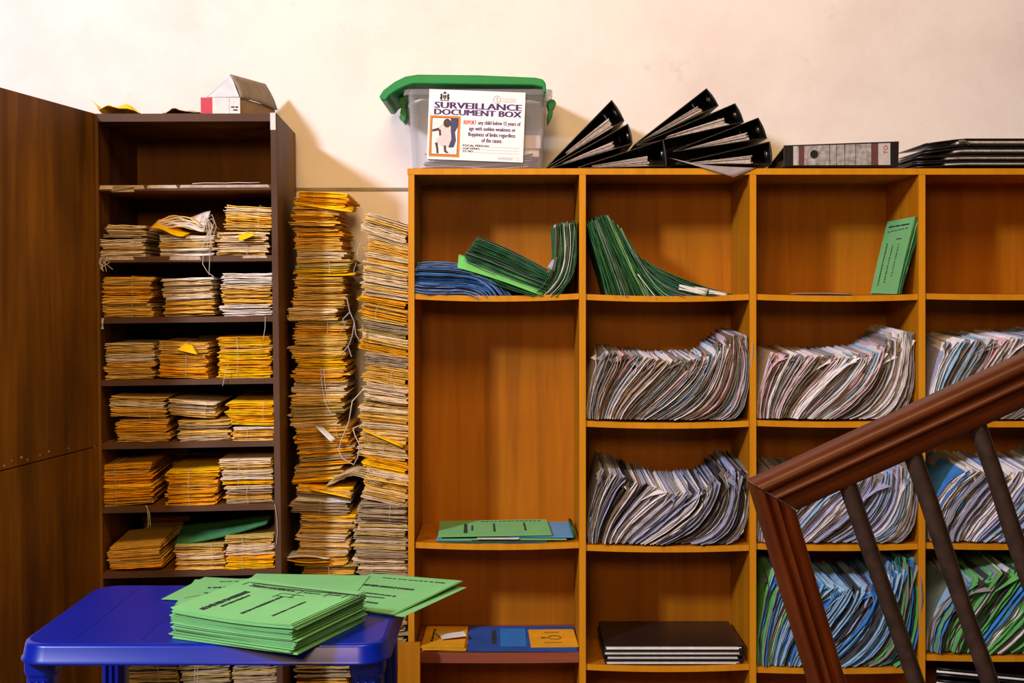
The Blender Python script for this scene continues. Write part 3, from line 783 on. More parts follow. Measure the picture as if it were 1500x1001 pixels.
# keys: (t, bottom, ctrl, ctrl, top)
def slump(x0, x1, yb, yl, ym, yr, lean=1.0, split=.36):
    """files slumping like the photo: left ones stand and lean right, right ones lie on their backs and rise to vertical"""
    w = x1-x0
    X = lambda q: x0 + w*q
    H = yb
    return [(0.0, (X(.010), H-2), (X(.0), H-(H-yl)*.35), (X(.05), H-(H-yl)*.72), (X(.10*lean), yl)),
            (0.35, (X(.19), H-2), (X(.23), H-(H-ym)*.34), (X(.37), H-(H-ym)*.62), (X(.49), ym+2)),
            (0.62, (X(.36), H-1), (X(.48), H-(H-ym)*.22), (X(.66), H-(H-ym)*.50), (X(.72), ym)),
            (0.85, (X(.62), H-1), (X(.80), H-(H-yr)*.10), (X(.90), H-(H-yr)*.45), (X(.875), yr)),
            (1.0, (X(.86), H-1), (X(.965), H-(H-yr)*.06), (X(.985), H-(H-yr)*.45), (X(.978), yr+4))]
PG_ = {'white': 4, 'pink': 1.5, 'grey': 3, 'brown': 2.5, 'blue': .5}
file_row(slump(858, 1104, 616, 516, 526, 492), 28, 'in the second bay, second shelf', {'grey': 3, 'brown': 3, 'white': 3, 'pink': 2, 'blue': 2.2, 'peach': .6, 'dark': 1}, PG_, 'files packed in the second bay, second shelf', rise=.012)
file_row(slump(858, 1104, 798, 690, 720, 690), 28, 'in the second bay, third shelf', {'grey': 3, 'lilac': 4, 'white': 2, 'dark': 2, 'brown': 1}, {'white': 4, 'lilac': 3, 'grey': 3, 'dark': 2}, 'files packed in the second bay, third shelf', rise=.022)
file_row(slump(1108, 1350, 615, 518, 520, 488), 28, 'in the third bay, second shelf', {'blue': 3.4, 'white': 3, 'grey': 3, 'pink': 1.5, 'brown': 1}, {'white': 5, 'pink': 1.5, 'grey': 3, 'brown': 1.5, 'blue': 1.6}, 'files packed in the third bay, second shelf', rise=.012)
file_row(slump(1108, 1352, 796, 700, 700, 684), 24, 'in the third bay, third shelf', {'lilac': 3, 'grey': 3, 'blue': 2, 'white': 2, 'dark': 1}, {'white': 4, 'lilac': 3, 'grey': 3, 'blue': 1}, 'files packed in the third bay, third shelf', rise=.022)
file_row(slump(1357, 1596, 615, 500, 495, 488, lean=1.6), 24, 'in the fourth bay, second shelf', {'blue': 3, 'white': 3, 'grey': 3, 'lilac': 1}, PG_, 'files packed in the fourth bay, second shelf', rise=.012)
file_row(slump(1357, 1596, 795, 690, 692, 680, lean=2.6), 22, 'in the fourth bay, third shelf', {'lilac': 3, 'grey': 3, 'blue': 2, 'strong_blue': 1.2, 'white': 1}, {'white': 4, 'lilac': 3, 'grey': 3}, 'files packed in the fourth bay, third shelf', rise=.022)
def c43(t): return 'green' if t < .16 or t > .80 else rnd.choice(['strong_blue', 'strong_blue', 'blue', 'blue', 'lilac', 'dark'])
file_row(slump(1108, 1354, 977, 838, 862, 822), 26, 'in the third bay, fourth shelf', c43, {'white': 1.2, 'blue': 3, 'strong_blue': 4, 'grey': 1.5, 'dark': 1.5}, 'blue and green files in the third bay, fourth shelf', curl=1.2, rise=.02)
def c44(t): return rnd.choice(['strong_blue', 'blue', 'strong_blue']) if t < .13 else rnd.choice(['green', 'green', 'green', 'green', 'green', 'white', 'strong_blue'])
file_row(slump(1357, 1596, 958, 860, 836, 822, lean=2.4), 22, 'in the fourth bay, fourth shelf', c44, {'white': 1.5, 'green': 4.5, 'grey': 2, 'dark': 1.5, 'pink': .3}, 'green files in the fourth bay, fourth shelf', rise=.022)

# --- row one: green and blue files
def fam_files(keys, n, name_fmt, covers, pages, group, label_fmt, gap=(.05, .12), **k):
    f = lerp_family(keys)
    for i in range(n):
        make_file(name_fmt, label_fmt % ORDN[i], group, f, (i+gap[0])/n, (i+1-gap[1])/n, YF + U(-.006, .010), .24, covers(i/(n-1)), pages, **k)
fam_files([(0, (603, 428), (640, 440), (680, 425), (694, 436)), (.45, (604, 410), (655, 418), (702, 400), (722, 436)), (1, (612, 384), (665, 380), (712, 385), (750, 435))], 9,
          'blue_file', lambda t: BFOLD if t < .75 else BFOLDL, [BFOLD, BFOLDL, FILEC['lilac']], 'bent blue files', '%s of the bent blue files from below, first bay, first shelf', sheets=4, curl=.25)
fam_files([(0, (690, 400), (720, 415), (745, 426), (786, 435)), (.15, (684, 384), (722, 404), (760, 420), (798, 434)), (.5, (680, 373), (715, 385), (765, 408), (803, 420)), (1, (700, 346), (735, 358), (775, 378), (805, 397))], 12,
          'green_file', lambda t: GFOLDD, [GFOLDD, FILEC['grey'], GFOLDD], 'sloping green files in the first bay', '%s of the sloping green files from below, first bay, first shelf', sheets=4, curl=.1)
free_sheet('green_folder', 'bright light-green folder sloping in front of dark green files, first bay', 'folder',
           quad_fn([P(670, 392, YF-.016), P(794, 434, YF-.016), P(800, 420, YF+.02), P(672, 373, YF+.02)], lambda u, v: (0, 0, .004*math.sin(3*u))), .003, GFOLDB)
fam_files([(0, (780, 433), (812, 410), (815, 380), (811, 332)), (.5, (795, 435), (828, 412), (834, 385), (829, 327)), (1, (818, 435), (842, 412), (849, 380), (845, 326))], 8,
          'green_file', lambda t: GFOLDD, [GFOLDD, FILEC['grey'], FILEC['white']], 'upright bent green files in the first bay', '%s of the upright bent green files from the left, first bay', sheets=4, curl=.1)
slip('pale blue paper slip between sloping and upright green files', [P(802, 392, YF), P(812, 398, YF), P(816, 376, YF), P(808, 382, YF)], FILEC['lilac'], M=I4, group=None)
def g2(t): return GFOLDB if .46 < t < .53 else (GFOLD if .60 < t < .66 else GFOLDD)
fam_files([(0, (890, 436), (884, 405), (868, 360), (859, 326)), (.3, (928, 436), (915, 400), (895, 355), (878, 318)), (.52, (952, 436), (935, 412), (915, 370), (893, 318)), (.66, (985, 436), (955, 420), (930, 375), (912, 338)),
           (.8, (1020, 436), (975, 428), (945, 405), (928, 366)), (.92, (1050, 434), (1000, 430), (965, 410), (940, 380)), (1, (1088, 434), (1030, 420), (985, 405), (950, 384))], 26,
          'green_file', g2, [GFOLDD, FILEC['grey'], GFOLDD], 'fanned green files in the second bay', '%s of the fanned green files from the left, second bay, first shelf', sheets=4, curl=.08)
slip('white paper slip lying over the fanned green files', [P(994, 424, YF-.012), P(1034, 433, YF-.014), P(1038, 423, YF+.0), P(995, 417, YF+.0)], WHITE, M=I4, group=None)
slip('narrow white slip at the foot of the fanned green files', [P(1038, 430, YF-.008), P(1064, 433, YF-.008), P(1066, 430, YF+.01), P(1038, 424, YF+.01)], WHITE, M=I4, group=None)
slip('white sheet edge standing among the fanned green files', [P(934, 402, YF-.010), P(962, 438, YF-.012), P(964, 437, YF+.06), P(936, 400, YF+.06)], WHITE, M=I4, group=None)
# upright printed green folders, third bay
def dashes(mb, fn, u0, v0, u1, v1, wid, n, seedv=0, off=.0008, duty=.72):
    """illegible small print: a run of short ink dashes on the surface fn, from (u0,v0) to (u1,v1), width wid in the cross direction"""
    r2 = random.Random(n*13+int(u0*100)+int(v0*77)+seedv)
    du, dv_ = (u1-u0)/n, (v1-v0)/n
    L_ = math.hypot(u1-u0, v1-v0); nx, nv_ = -(v1-v0)/L_*wid/2, (u1-u0)/L_*wid/2
    for i in range(n):
        a = r2.uniform(.0, .12); c = a + duty*r2.uniform(.75, 1.2)
        h = r2.uniform(.65, 1.0)
        q = []
        for (s, sg) in ((a, -1), (c, -1), (c, 1), (a, 1)):
            u, v = u0+du*(i+s)+nx*sg*h, v0+dv_*(i+s)+nv_*sg*h
            q.append(Vector(fn(u, v)))
        n3 = (q[1]-q[0]).cross(q[3]-q[0])
        n3 = n3.normalized() if n3.length > 1e-12 else Vector((0, 0, 1))
        mb.add([p + n3*off for p in q] + [p - n3*off for p in q], [(0,1,2,3),(4,7,6,5),(0,4,5,1),(1,5,6,2),(2,6,7,3),(3,7,4,0)])
def form_print(mb, fn, off=.0008):
    """header box, title, sub-title, two entry lines and a small stamp box, as on the green folders"""
    for (a, c, d, e) in ((.06, .12, .94, .12), (.06, .20, .94, .20)):
        dashes(mb, fn, a, c, d, e, .007, 1, off=off, duty=1.3)
    for u in (.06, .55, .78, .94): dashes(mb, fn, u, .12, u, .20, .006, 1, off=off, duty=1.3)
    dashes(mb, fn, .12, .16, .5, .16, .025, 10, off=off)
    dashes(mb, fn, .58, .16, .72, .16, .018, 5, off=off); dashes(mb, fn, .80, .16, .90, .16, .018, 4, off=off)
for i in range(7):
    t = i/7
    xb0, xt0 = 1313 + 8*t*1.0, 1340 + 15*t
    f = (lambda xb0, xt0: lerp_family([(0, (xb0, 431), (xb0+6, 400), (xt0-9, 350), (xt0, 317+3*t)), (1, (xb0+1.0, 431), (xb0+7, 400), (xt0-7, 350), (xt0+1.6, 317+3*t))]))(xb0, xt0)
    o = make_file('green_folder', ('upright green folder with printed front leaning right, third bay, first shelf' if i == 0 else '%s of the green folders leaning behind the printed one, third bay' % ORDN[i-1]),
                  'green folders leaning in the third bay', f, 0, 1, YF, .24, GFOLD if i in (0, 2, 5) else GFOLDD, [GFOLDD], sheets=3, curl=0, rag=.3, cat='folder', th=.0008)
    if i == 0:
        def ff(u, v):      # u along the depth (back to front), v from top to foot
            q = f(0, 20); s = (1-v)*19; k = min(18, int(s)); fr = s-k
            px = q[k][0]+(q[k+1][0]-q[k][0])*fr; py = q[k][1]+(q[k+1][1]-q[k][1])*fr
            return Vector(((px-750)*KF-.0012, YF+.23-.22*u, EYE+(HZ-py)*KF))
        b = MB()
        for (a, c, d, e, w_, n) in ((.08, .10, .94, .10, .022, 12), (.08, .17, .94, .15, .010, 6), (.20, .32, .20, .88, .045, 18), (.45, .36, .45, .84, .028, 14), (.70, .34, .70, .76, .022, 12), (.55, .28, .75, .28, .015, 4)):
            dashes(b, ff, a, c, d, e, w_, n, off=.0006)
        obj('print', b, INK, parent=o)['kind'] = 'stuff'
# thin flat folder on the third bay shelf
fl = thing('flat_folder', 'thin dull brown folder lying flat on the third bay, first shelf', 'folder', P(1204, 432, YF))
for nm, z0, z1, m_ in (('cover', 430.2, 429.2, CARDC['grey']), ('back_cover', 432.4, 431.6, FILEC['dark'])):
    f = quad_fn([P(1166 if nm != 'cover' else 1158, z0, YF+.002), P(1250, z0+1, YF+.004), P(1246, z1+.5, YF+.20), P(1166, z1, YF+.2)], lambda u, v: (0, 0, .0012*math.sin(math.pi*u)))
    free_sheet(nm, None, None, f, .0012, m_, parent=fl)

# ------------------------------------------------------------------ flat folders
def flat_folder(name, label, cat, c, w, d, rz, z, th, mat, group=None, page=None, fn=None, leaves=2, sp=.0004):
    """a closed card folder lying flat: cover leaves, with pages between"""
    M = Matrix.Translation((c[0], c[1], 0)) @ Matrix.Rotation(rz, 4, 'Z')
    def surf(zz, jx=0, jy=0):
        def s(u, v):
            x, yv = (u-.5)*w+jx, (.5-v)*d+jy
            q = M @ Vector((x, yv, zz))
            if fn: q.z += fn(u, v)
            return q
        return s
    b = MB(); nu = 8
    for k in range(leaves):
        zz = z + th*(k+.5)/leaves
        s = surf(zz, U(-.002, .002), U(-.002, .002))
        b.sheet([[s(i/nu, j/4) for j in range(4, -1, -1)] for i in range(nu+1)], th/leaves-sp)
    o = obj(name, b, mat, org=(c[0], c[1], z))
    tag(o, label, cat, group)
    return o, surf(z+th)
# pile of green folders at the table front
cPile = Vector((-.462, 2.335))
RZ = math.radians(-24)
zc = TZ + .0008
NP = 15
for i in range(NP):
    th = .0030
    last = i == NP-1
    def sag(u, v, i=i): return .010*(i/NP)*((u-.5)**2*2.2) + .004*(i/NP)*(1-v)
    cc = cPile + Vector((U(-.004, .004), U(-.004, .004)))
    o, s = flat_folder('green_folder', ('top green printed folder of the thick pile on the blue table' if last else '%s green folder from the bottom of the pile on blue table' % ORDN[i]), 'folder', cc, .272, .245, RZ + U(-.025, .025), zc, th, GFOLD, 'pile of green folders on the table', fn=sag, leaves=2)
    zc += th + .0003
    if last:
        b = MB(); form_print(b, s)
        for (a, e, c0, c1, w_, n) in ((.20, .20, .34, .92, .05, 18), (.27, .27, .42, .78, .026, 12), (.50, .50, .34, .86, .028, 16), (.74, .74, .40, .84, .024, 14)):
            dashes(b, s, a, c0, e, c1, w_, n)
        for (u0, v0, u1, v1) in ((.44, .25, .56, .25), (.44, .33, .56, .33), (.44, .25, .44, .33), (.56, .25, .56, .33)): dashes(b, s, u0, v0, u1, v1, .006, 1, duty=1.3)
        obj('print', b, INK, parent=o)['kind'] = 'stuff'
# loose green folders behind the pile
def loose(label, c, w, d, rz, z, printed=True, fn=None, mat=None, prn=None, group='loose green folders on the table'):
    o, s = flat_folder('green_folder', label, 'folder', c, w, d, math.radians(rz), z, .0022, mat or GFOLD, group, fn=fn)
    if printed:
        b = MB(); (prn or form_print)(b, s); obj('print', b, INK, parent=o)['kind'] = 'stuff'
    return o, s
def lines_print(b, s):
    for (v, u0, u1, w_, n) in ((.12, .2, .9, .02, 12), (.38, .15, .75, .05, 16), (.60, .15, .72, .035, 14), (.82, .15, .70, .03, 12)):
        dashes(b, s, u0, v, u1, v, w_, n)
loose('lower green folder peeking out at the far left of the table folders', (-.575, 2.62), .28, .20, -12, TZ+.001, printed=False)
lo, ls = loose('green folder with staple lying behind the left of the pile', (-.555, 2.615), .29, .21, 4, TZ+.0036, fn=lambda u, v: .004*v*u, prn=lines_print)
b = MB(); dashes(b, ls, .03, .80, .12, .72, .016, 1, off=.0012, duty=1.2); obj('staple', b, CHROME, parent=lo)
loose('green folder lying between the left and right loose folders', (-.455, 2.655), .26, .18, -4, TZ+.0066, printed=False)
loose('lower green folder jutting over the right table edge', (-.262, 2.585), .235, .26, -26, TZ+.001, printed=False)
loose('printed green folder jutting out over the right table edge', (-.275, 2.595), .235, .27, -28, TZ+.0036, fn=lambda u, v: .010*u*(1-v), prn=lines_print)

# folders lying in the first bay
zs = bz(795) - .0048
cxb = bx(718)
def bayfolder(name, label, px0, px1, y0, d, z, th, mat, rz=0.0, group='folders lying on the first bay shelf', fn=None, leaves=2):
    x0, x1 = (px0-750)*(y0/F), (px1-750)*(y0/F)
    return flat_folder(name, label, 'folder', ((x0+x1)/2, y0+d/2), x1-x0, d, math.radians(rz), z, th, mat, group, fn=fn, leaves=leaves)
zb = bz(797) - .001
bayfolder('yellow_slip', 'small yellow slip under the green folders, first bay', 705, 738, YB+.008, .10, zb-.0015, .0012, YFOLD, leaves=1)
bayfolder('blue_folder', 'thin blue folder lowest under the green folders, first bay', 690, 800, YB+.012, .2, zb, .002, NAVY)
bayfolder('green_folder', 'lowest green folder of the flat pile in the first bay', 641, 800, YB+.012, .235, zb+.0022, .0030, GFOLDD, 1)
bayfolder('light_blue_folder', 'light blue folder beneath the green one in the first bay', 640, 690, YB+.016, .2, zb+.0056, .0024, BFOLDL)
bayfolder('green_folder', 'middle green folder of the flat pile in the first bay', 645, 830, YB+.016, .225, zb+.0082, .0034, GFOLD)
bayfolder('white_folder', 'white paper wedge between the green folders, first bay', 699, 760, YB+.008, .18, zb+.0118, .0024, WHITE)
bayfolder('light_blue_folder', 'light blue folder at the right of the green pile, first bay', 745, 841, YB+.020, .22, zb+.0145, .0030, BFOLDL, -1.5)
o, s = bayfolder('green_folder', 'top printed green folder of the flat pile in the first bay', 640, 806, YB+.014, .225, zb+.0178, .0030, GFOLD, 2.0, fn=lambda u, v: .003*u)
b = MB()
for (u, v0, v1, w_, n) in ((.24, .25, .85, .035, 12), (.30, .35, .70, .018, 8), (.50, .25, .80, .022, 12), (.78, .22, .75, .02, 12)): dashes(b, s, u, v0, u, v1, w_, n)
dashes(b, s, .38, .10, .95, .10, .03, 14)
obj('print', b, INK, parent=o)['kind'] = 'stuff'
b = MB()
for k in range(3):
    r = .010 + .003*k
    grid = [[Vector((bx(838) + r*math.sin(a)*.75, YB+.03+.004*k, zb+.016+r*math.cos(a)*.95)), Vector((bx(838) + r*math.sin(a)*.75, YB+.22, zb+.016+r*math.cos(a)*.95))] for a in [math.pi*(i/9)*1.0 for i in range(10)]]
    b.sheet(grid, .001, sm=True)
tag(obj('rolled_folder', b, GFOLDD), 'dark green folder curled over against the right divider, first bay', 'folder')
# red shelf
zr = bz(957) + .0008
for i, (a, c, y0, d, rz) in enumerate(((620, 684, YB+.012, .19, -2), (618, 682, YB+.010, .20, 1), (617, 680, YB+.012, .21, -1))):
    o, s = bayfolder('yellow_envelope', '%s yellow envelope from below, left end of the red shelf' % ORDN[i], a, c, y0, d, zr + i*.0044, .004, YFOLD, rz, group='yellow envelopes on the red shelf')
b = MB(); dashes(b, s, .22, .15, .22, .75, .06, 8); obj('print', b, INK, parent=o)['kind'] = 'stuff'
bayfolder('paper_note', 'folded pale note on the yellow envelopes, lower one', 640, 668, YB+.10, .06, zr+.0150, .002, CARDC['buff'], 20, group='notes on the yellow envelopes')
bayfolder('paper_note', 'folded whitish note on the yellow envelopes, upper one', 645, 682, YB+.075, .045, zr+.0172, .0028, CARDC['white'], 14, group='notes on the yellow envelopes', fn=lambda u, v: .004*u)
o, s = bayfolder('blue_folder', 'lower dark blue folder on the red shelf', 685, 846, YB+.010, .235, zr, .0035, NAVY, 0, group='blue folders on the red shelf')
o, s = bayfolder('blue_folder', 'upper printed blue folder on the red shelf', 684, 845, YB+.012, .23, zr+.0040, .0040, NAVY, 0.6, group='blue folders on the red shelf')
b = MB()
for (u, n) in ((.24, 12), (.62, 12)): dashes(b, s, u, .2, u, .8, .05, n)
dashes(b, s, .42, .48, .46, .48, .06, 1)
obj('print', b, INK, parent=o)['kind'] = 'stuff'
b = MB(); b.sheet([[s(.30+.24*i/4, .92-.80*j/3)+Vector((0, 0, .0008)) for j in range(4)] for i in range(5)], .0005); obj('cover_panel', b, paper('blue_panel', (.03, .17, .52), .1, 0), parent=o)
o, s = bayfolder('yellow_envelope', 'yellow envelope with printed emblem lying on the blue folder', 776, 845, YB+.022, .17, zr+.0084, .0036, YFOLD, 2, group=None)
b = MB()
pts = [s(.55+.13*math.cos(a), .52+.11*math.sin(a)) + Vector((0, 0, .0008)) for a in [k*math.pi/8 for k in range(17)]]
b.tube(pts, .0009, 4); dashes(b, s, .25, .52, .42, .52, .06, 3); dashes(b, s, .42, .5, .44, .5, .02, 1); dashes(b, s, .35, .2, .68, .2, .03, 8); dashes(b, s, .3, .8, .68, .8, .02, 9)
obj('print', b, INK, parent=o)['kind'] = 'stuff'

# black document folders in the second bay
z0 = bz(974) - .0045
for i, (a, c, hh, y0) in enumerate(((887, 1088, .0125, YB+.010), (889, 1090, .0135, YB+.013), (884, 1088, .0125, YB+.010), (886, 1091, .0150, YB+.012))):
    x0, x1 = bx(a), bx(c); d = .25
    t = thing('black_folder', '%s black document folder from the bottom of the pile, second bay' % ORDN[i], 'folder', ((x0+x1)/2, y0+d/2, z0), 'black folders piled in the second bay')
    b = MB(); b.prism([(x0, z0), (x1, z0), (x1+.003, z0+hh*.5), (x1, z0+hh), (x0, z0+hh), (x0, z0+hh-.0028), (x1-.003, z0+hh-.0028), (x1-.001, z0+hh*.5), (x1-.003, z0+.0028), (x0, z0+.0028)], y0, y0+d); obj('cover', b, BLACKP, t)
    b = MB()
    for k in range(3):
        zz = z0+.003+(hh-.006)*(k/3); b.box((x0+.003+U(0, .004), y0+.001+U(0, .004), zz), (x1-.005-U(0, .012), y0+d-.005, zz+(hh-.006)/3-.0002))
    obj('pages', b, WHITE, t)
    z0 += hh + .0004
# tilted pile of black folders low in the fourth bay
for k in range(7):
    dn = 17*k
    t = thing('black_folder', ('uppermost black folder with pale page edge, tilted low in the fourth bay' if k == 0 else '%s black folder below the top of the tilted pile, fourth bay' % ORDN[k-1]), 'folder', P(1470, 1014+dn, YB+.05), 'tilted black folders in the fourth bay')
    for nm, dy, m_, th_ in (('cover', 0, BLACKP, .004), ('pages', 4.2, WHITE, .005), ('back_cover', 9, BLACKP, .004)):
        f = quad_fn([P(1372, 980+dy+dn, YB+.02), P(1586, 1000+dy+dn, YB+.02), P(1586, 992+dy+dn, YB+.25), P(1372, 972+dy+dn, YB+.25)], None)
        free_sheet(nm, None, None, f, th_, m_, parent=t)

# ------------------------------------------------------------------ on top of the bookcase
YT = YB + .012
def binder(label, apex, tr, br, y0=YT, d=.285, page=(.28, .86), pages_mat=PAGES, dz=0.0):
    """lever-arch file lying flat, seen from its end: wedge of two boards and a spine, page block inside"""
    k = lambda p: Vector(((p[0]-750)*y0/F, EYE+(HZ-p[1])*y0/F))
    A, T, B = k(apex), k(tr), k(br)
    A2 = A + (B-T).normalized()*.004
    th = .0026
    t = thing('ring_binder', label, 'binder', ((A.x+T.x)/2, y0+d/2, min(A2.y, B.y)), 'black ring binders on the bookcase')
    def board(p, q, side):
        dr = (q-p).normalized(); n = Vector((-dr.y, dr.x))*th*side
        return [tuple(p), tuple(q), tuple(q+n), tuple(p+n)]
    c = MB()
    c.prism(board(A, T, -1), y0, y0+d); obj('top_cover', c, BLACKP, t, bevel=.0008)
    c = MB(); c.prism(board(A2, B, 1), y0, y0+d); obj('bottom_cover', c, BLACKP, t, bevel=.0008)
    bul = (T+B)/2 + (T+B-A-A2).normalized()*.0035
    sp = MB(); inn = (A+A2-T-B).normalized()*th
    sp.prism([tuple(T), tuple(T.lerp(bul, .75)), tuple(B.lerp(bul, .75)), tuple(B), tuple(B+inn), tuple(T+inn)], y0, y0+d); s_ = obj('spine', sp, BLACKP, t, bevel=.001)
    # chrome ring inside the spine, in place of bright wall through the finger hole
    m0 = T.lerp(B, .45)+inn*1.4; ax = (B-T).normalized()
    rg = MB(); ring = [Vector((m0.x+ax.x*.011*math.sin(a), y0+.055+.011*math.cos(a), m0.y+ax.y*.011*math.sin(a))) for a in [i*math.pi/8 for i in range(17)]]
    rg.tube(ring, .0022, 6); obj('bright_hole_ring', rg, CHROME, s_)
    ib = MB(); ib.prism([tuple(A.lerp(T, .12)), tuple(A.lerp(T, .985)), tuple(A2.lerp(B, .985)), tuple(A2.lerp(B, .12))], y0+d-.012, y0+d-.009); obj('end_light_block', ib, BLACKP, t)  # added black plate, keeps wall light out of the open far end
    # page block: wedge of sheets
    pg = MB(); n = 9
    for i in range(n):
        v0 = .50 + .46*i/n; v1 = .50 + .46*(i+.86)/n
        e0, e1 = page[0]+U(-.02, .02), page[1]+U(-.025, .015)
        q0 = A.lerp(T, e0).lerp(A2.lerp(B, e0), v0); q1 = A.lerp(T, e1).lerp(A2.lerp(B, e1), v0)
        q2 = A.lerp(T, e1).lerp(A2.lerp(B, e1), v1); q3 = A.lerp(T, e0).lerp(A2.lerp(B, e0), v1)
        m = [(a+b_)/2 + Vector((0, U(-.0006, .0006))) for a, b_ in ((q0, q1), (q3, q2))]
        pg.prism([tuple(q0), tuple(m[0]), tuple(q1), tuple(q2), tuple(m[1]), tuple(q3)], y0+.006+U(0, .008), y0+d-.01)
    obj('pages', pg, pages_mat, t)
    return t
binder('steepest black binder leaning beside the plastic box, apex at the box', (801, 243.5), (896, 146), (915, 177))
binder('black binder with pale pages beneath the steep one beside the box', (806, 245), (920, 181), (927, 211), page=(.16, .78))
binder('black binder lying nearly flat on the shelf left of the fan', (846, 245), (972, 204), (977, 243.5), page=(.18, .80))
binder('topmost black binder of the right-hand fan', (930, 210.5), (1035, 129), (1053, 155), page=(.1, .82))
binder('second black binder from the top of the right-hand fan', (932, 212.5), (1077, 151), (1090, 179), page=(.3, .86))
binder('third black binder from the top of the right-hand fan', (986, 221), (1111, 172), (1124, 203), page=(.1, .82))
binder('lowest black binder of the right-hand fan, on the grey sheet', (990, 239), (1128, 207), (1131, 241), page=(.14, .80))
f = quad_fn([P(979, 231, YB-.003), P(1075, 260, YB-.010), P(1108, 246, YB-.006), P(1030, 243, YB-.003)], lambda u, v: (0, -.004*math.sin(math.pi*u)*(1-v), .0))
free_sheet('grey_sheet', 'torn greyish plastic sheet hanging over the shelf edge under binders', 'sheet', f, .0012, flat('grey_plastic_sheet', (.30, .25, .24), .6, noise=.2))

# lever-arch file lying with its printed spine to the front
bn = thing('lever_arch_file', 'lever-arch file lying with grey marbled spine and finger hole forward', 'binder', P(1232, 247, YT))
y0 = YT
sp_poly = [P(1148, 244, y0), P(1316, 245, y0), P(1317, 207, y0), P(1148, 213, y0)]
b = MB(); b.prism([(p.x, p.z) for p in sp_poly], y0, y0+.004); sp = obj('spine', b, BLACKP, bn, bevel=.001)
for nm, zz in (('bottom_cover', (244.6, 245.2)), ('top_cover', (213.2, 207.2))):
    b = MB(); s_ = 1 if nm == 'top_cover' else -1
    q = [P(1150, zz[0], y0), P(1315, zz[1], y0)]
    a0, a1 = q
    th = Vector((0, 0, -.0028*s_))
    bk = [Vector((a.x, y0+.28, a.z - (.045 if s_ > 0 else 0))) for a in q]
    b.add([a0+Vector((0,.004,0)), a1+Vector((0,.004,0)), bk[1], bk[0]] + [p+th for p in (a0+Vector((0,.004,0)), a1+Vector((0,.004,0)), bk[1], bk[0])], [(0,1,2,3),(7,6,5,4),(0,4,5,1),(1,5,6,2),(2,6,7,3),(3,7,4,0)])
    obj(nm, b, BLACKP, bn)
b = MB(); b.box((P(1160, 0, y0).x, y0+.06, P(0, 243, y0).z), (P(1305, 0, y0).x, y0+.27, P(0, 228, y0).z)); obj('pages', b, PAGES, bn)
MARB = flat('marbled_spine_paper', (.34, .31, .30), .6, noise=.55, scale=70)
def spx(px0, px1, mat, nm, yy=.0006, t_=0.0):
    b = MB()
    def zed(px, q):   # q 0 bottom, 1 top of the label
        top = 213 - 6*(px-1148)/168; bot = 244
        return EYE+(HZ-(bot + (top-bot)*(.06+.88*q)))*y0/F
    x0, x1 = (px0-750)*y0/F, (px1-750)*y0/F
    b.add([(x0, y0-yy, zed(px0, 0)), (x1, y0-yy, zed(px1, 0)), (x1, y0-yy, zed(px1, 1)), (x0, y0-yy, zed(px0, 1)), (x0, y0, zed(px0, 0)), (x1, y0, zed(px1, 0)), (x1, y0, zed(px1, 1)), (x0, y0, zed(px0, 1))],
          [(0,1,2,3),(0,4,5,1),(1,5,6,2),(2,6,7,3),(3,7,4,0)])
    return obj(nm, b, mat, sp)
spx(1164, 1303, MARB, 'spine_label')
MAR = flat('maroon_print', (.10, .03, .03), .6); LGT = flat('pale_print', (.46, .42, .41), .6)
spx(1162, 1168, LGT, 'label_stripe', .0010); spx(1170, 1178, MAR, 'label_stripe', .0010); spx(1276, 1286, MAR, 'label_stripe', .0010); spx(1287, 1304, LGT, 'label_stripe', .0010)
for px in (1215, 1225, 1237, 1253): spx(px, px+.7, INK, 'label_line', .0010)
hp = P(1192, 226, y0)
b = MB(); b.loft([[hp + Vector((r*math.cos(a), yy, r*math.sin(a))) for a in [-i*math.pi/10 for i in range(20)]] for r, yy in ((.0125, -.0014), (.0108, -.0016))], cap0=False, cap1=False); obj('hole_rim', b, CHROME, sp)
b = MB(); b.loft([[hp + Vector((r*math.cos(a), yy, r*math.sin(a))) for a in [-i*math.pi/10 for i in range(20)]] for r, yy in ((.0108, -.0010), (.0108, -.00135))], cap0=False); obj('finger_hole', b, flat('dark_hole', (.004, .004, .004), .9), sp)

# stack of thin black files at the right end
yy0 = YT
stk = [(1340, 1560, 243, 236, 'lowest'), (1341, 1562, 235.5, 227, 'second'), (1352, 1560, 226.5, 216, 'third'), (1356, 1565, 215.5, 203, 'top')]
for i, (a, c, zb_, zt_, nm) in enumerate(stk):
    t = thing('black_folder', '%s thin black file in the stack at the bookcase top right' % nm, 'folder', P((a+c)/2, zb_, yy0+.1), 'thin black files on the bookcase')
    lift = 9 if i in (0, 1) else 14
    for pn, dz_, m_, th_, y_ in (('cover', 0, BLACKP, .0035, 0), ('back_cover', (zb_-zt_)*.72, BLACKP, .0035, .003), ('pages', (zb_-zt_)*.36, PAGES if i else WHITE, .006, .006)):
        aa = a if pn != 'pages' else a + 45
        def ff(u, v, aa=aa, dz_=dz_, y_=y_, lift=lift, c=c, zt_=zt_):
            px = aa + (c-aa)*u
            bend = 10*max(0, 1-(px-1340)/70)**1.0 * (1 if lift > 10 else .35)
            p = P(px, zt_ + dz_ + bend*.9 + .8, yy0 + y_)
            return Vector((p.x, p.y + .24*v, p.z))
        free_sheet(pn, None, None, ff, th_, m_, parent=t, nu=14)
b = MB(); b.tube([P(1404, 208, yy0-.002), P(1412, 207, yy0-.004), P(1420, 211, yy0-.002)], .004, 6)
obj('binding_clip', b, CHROME, t)

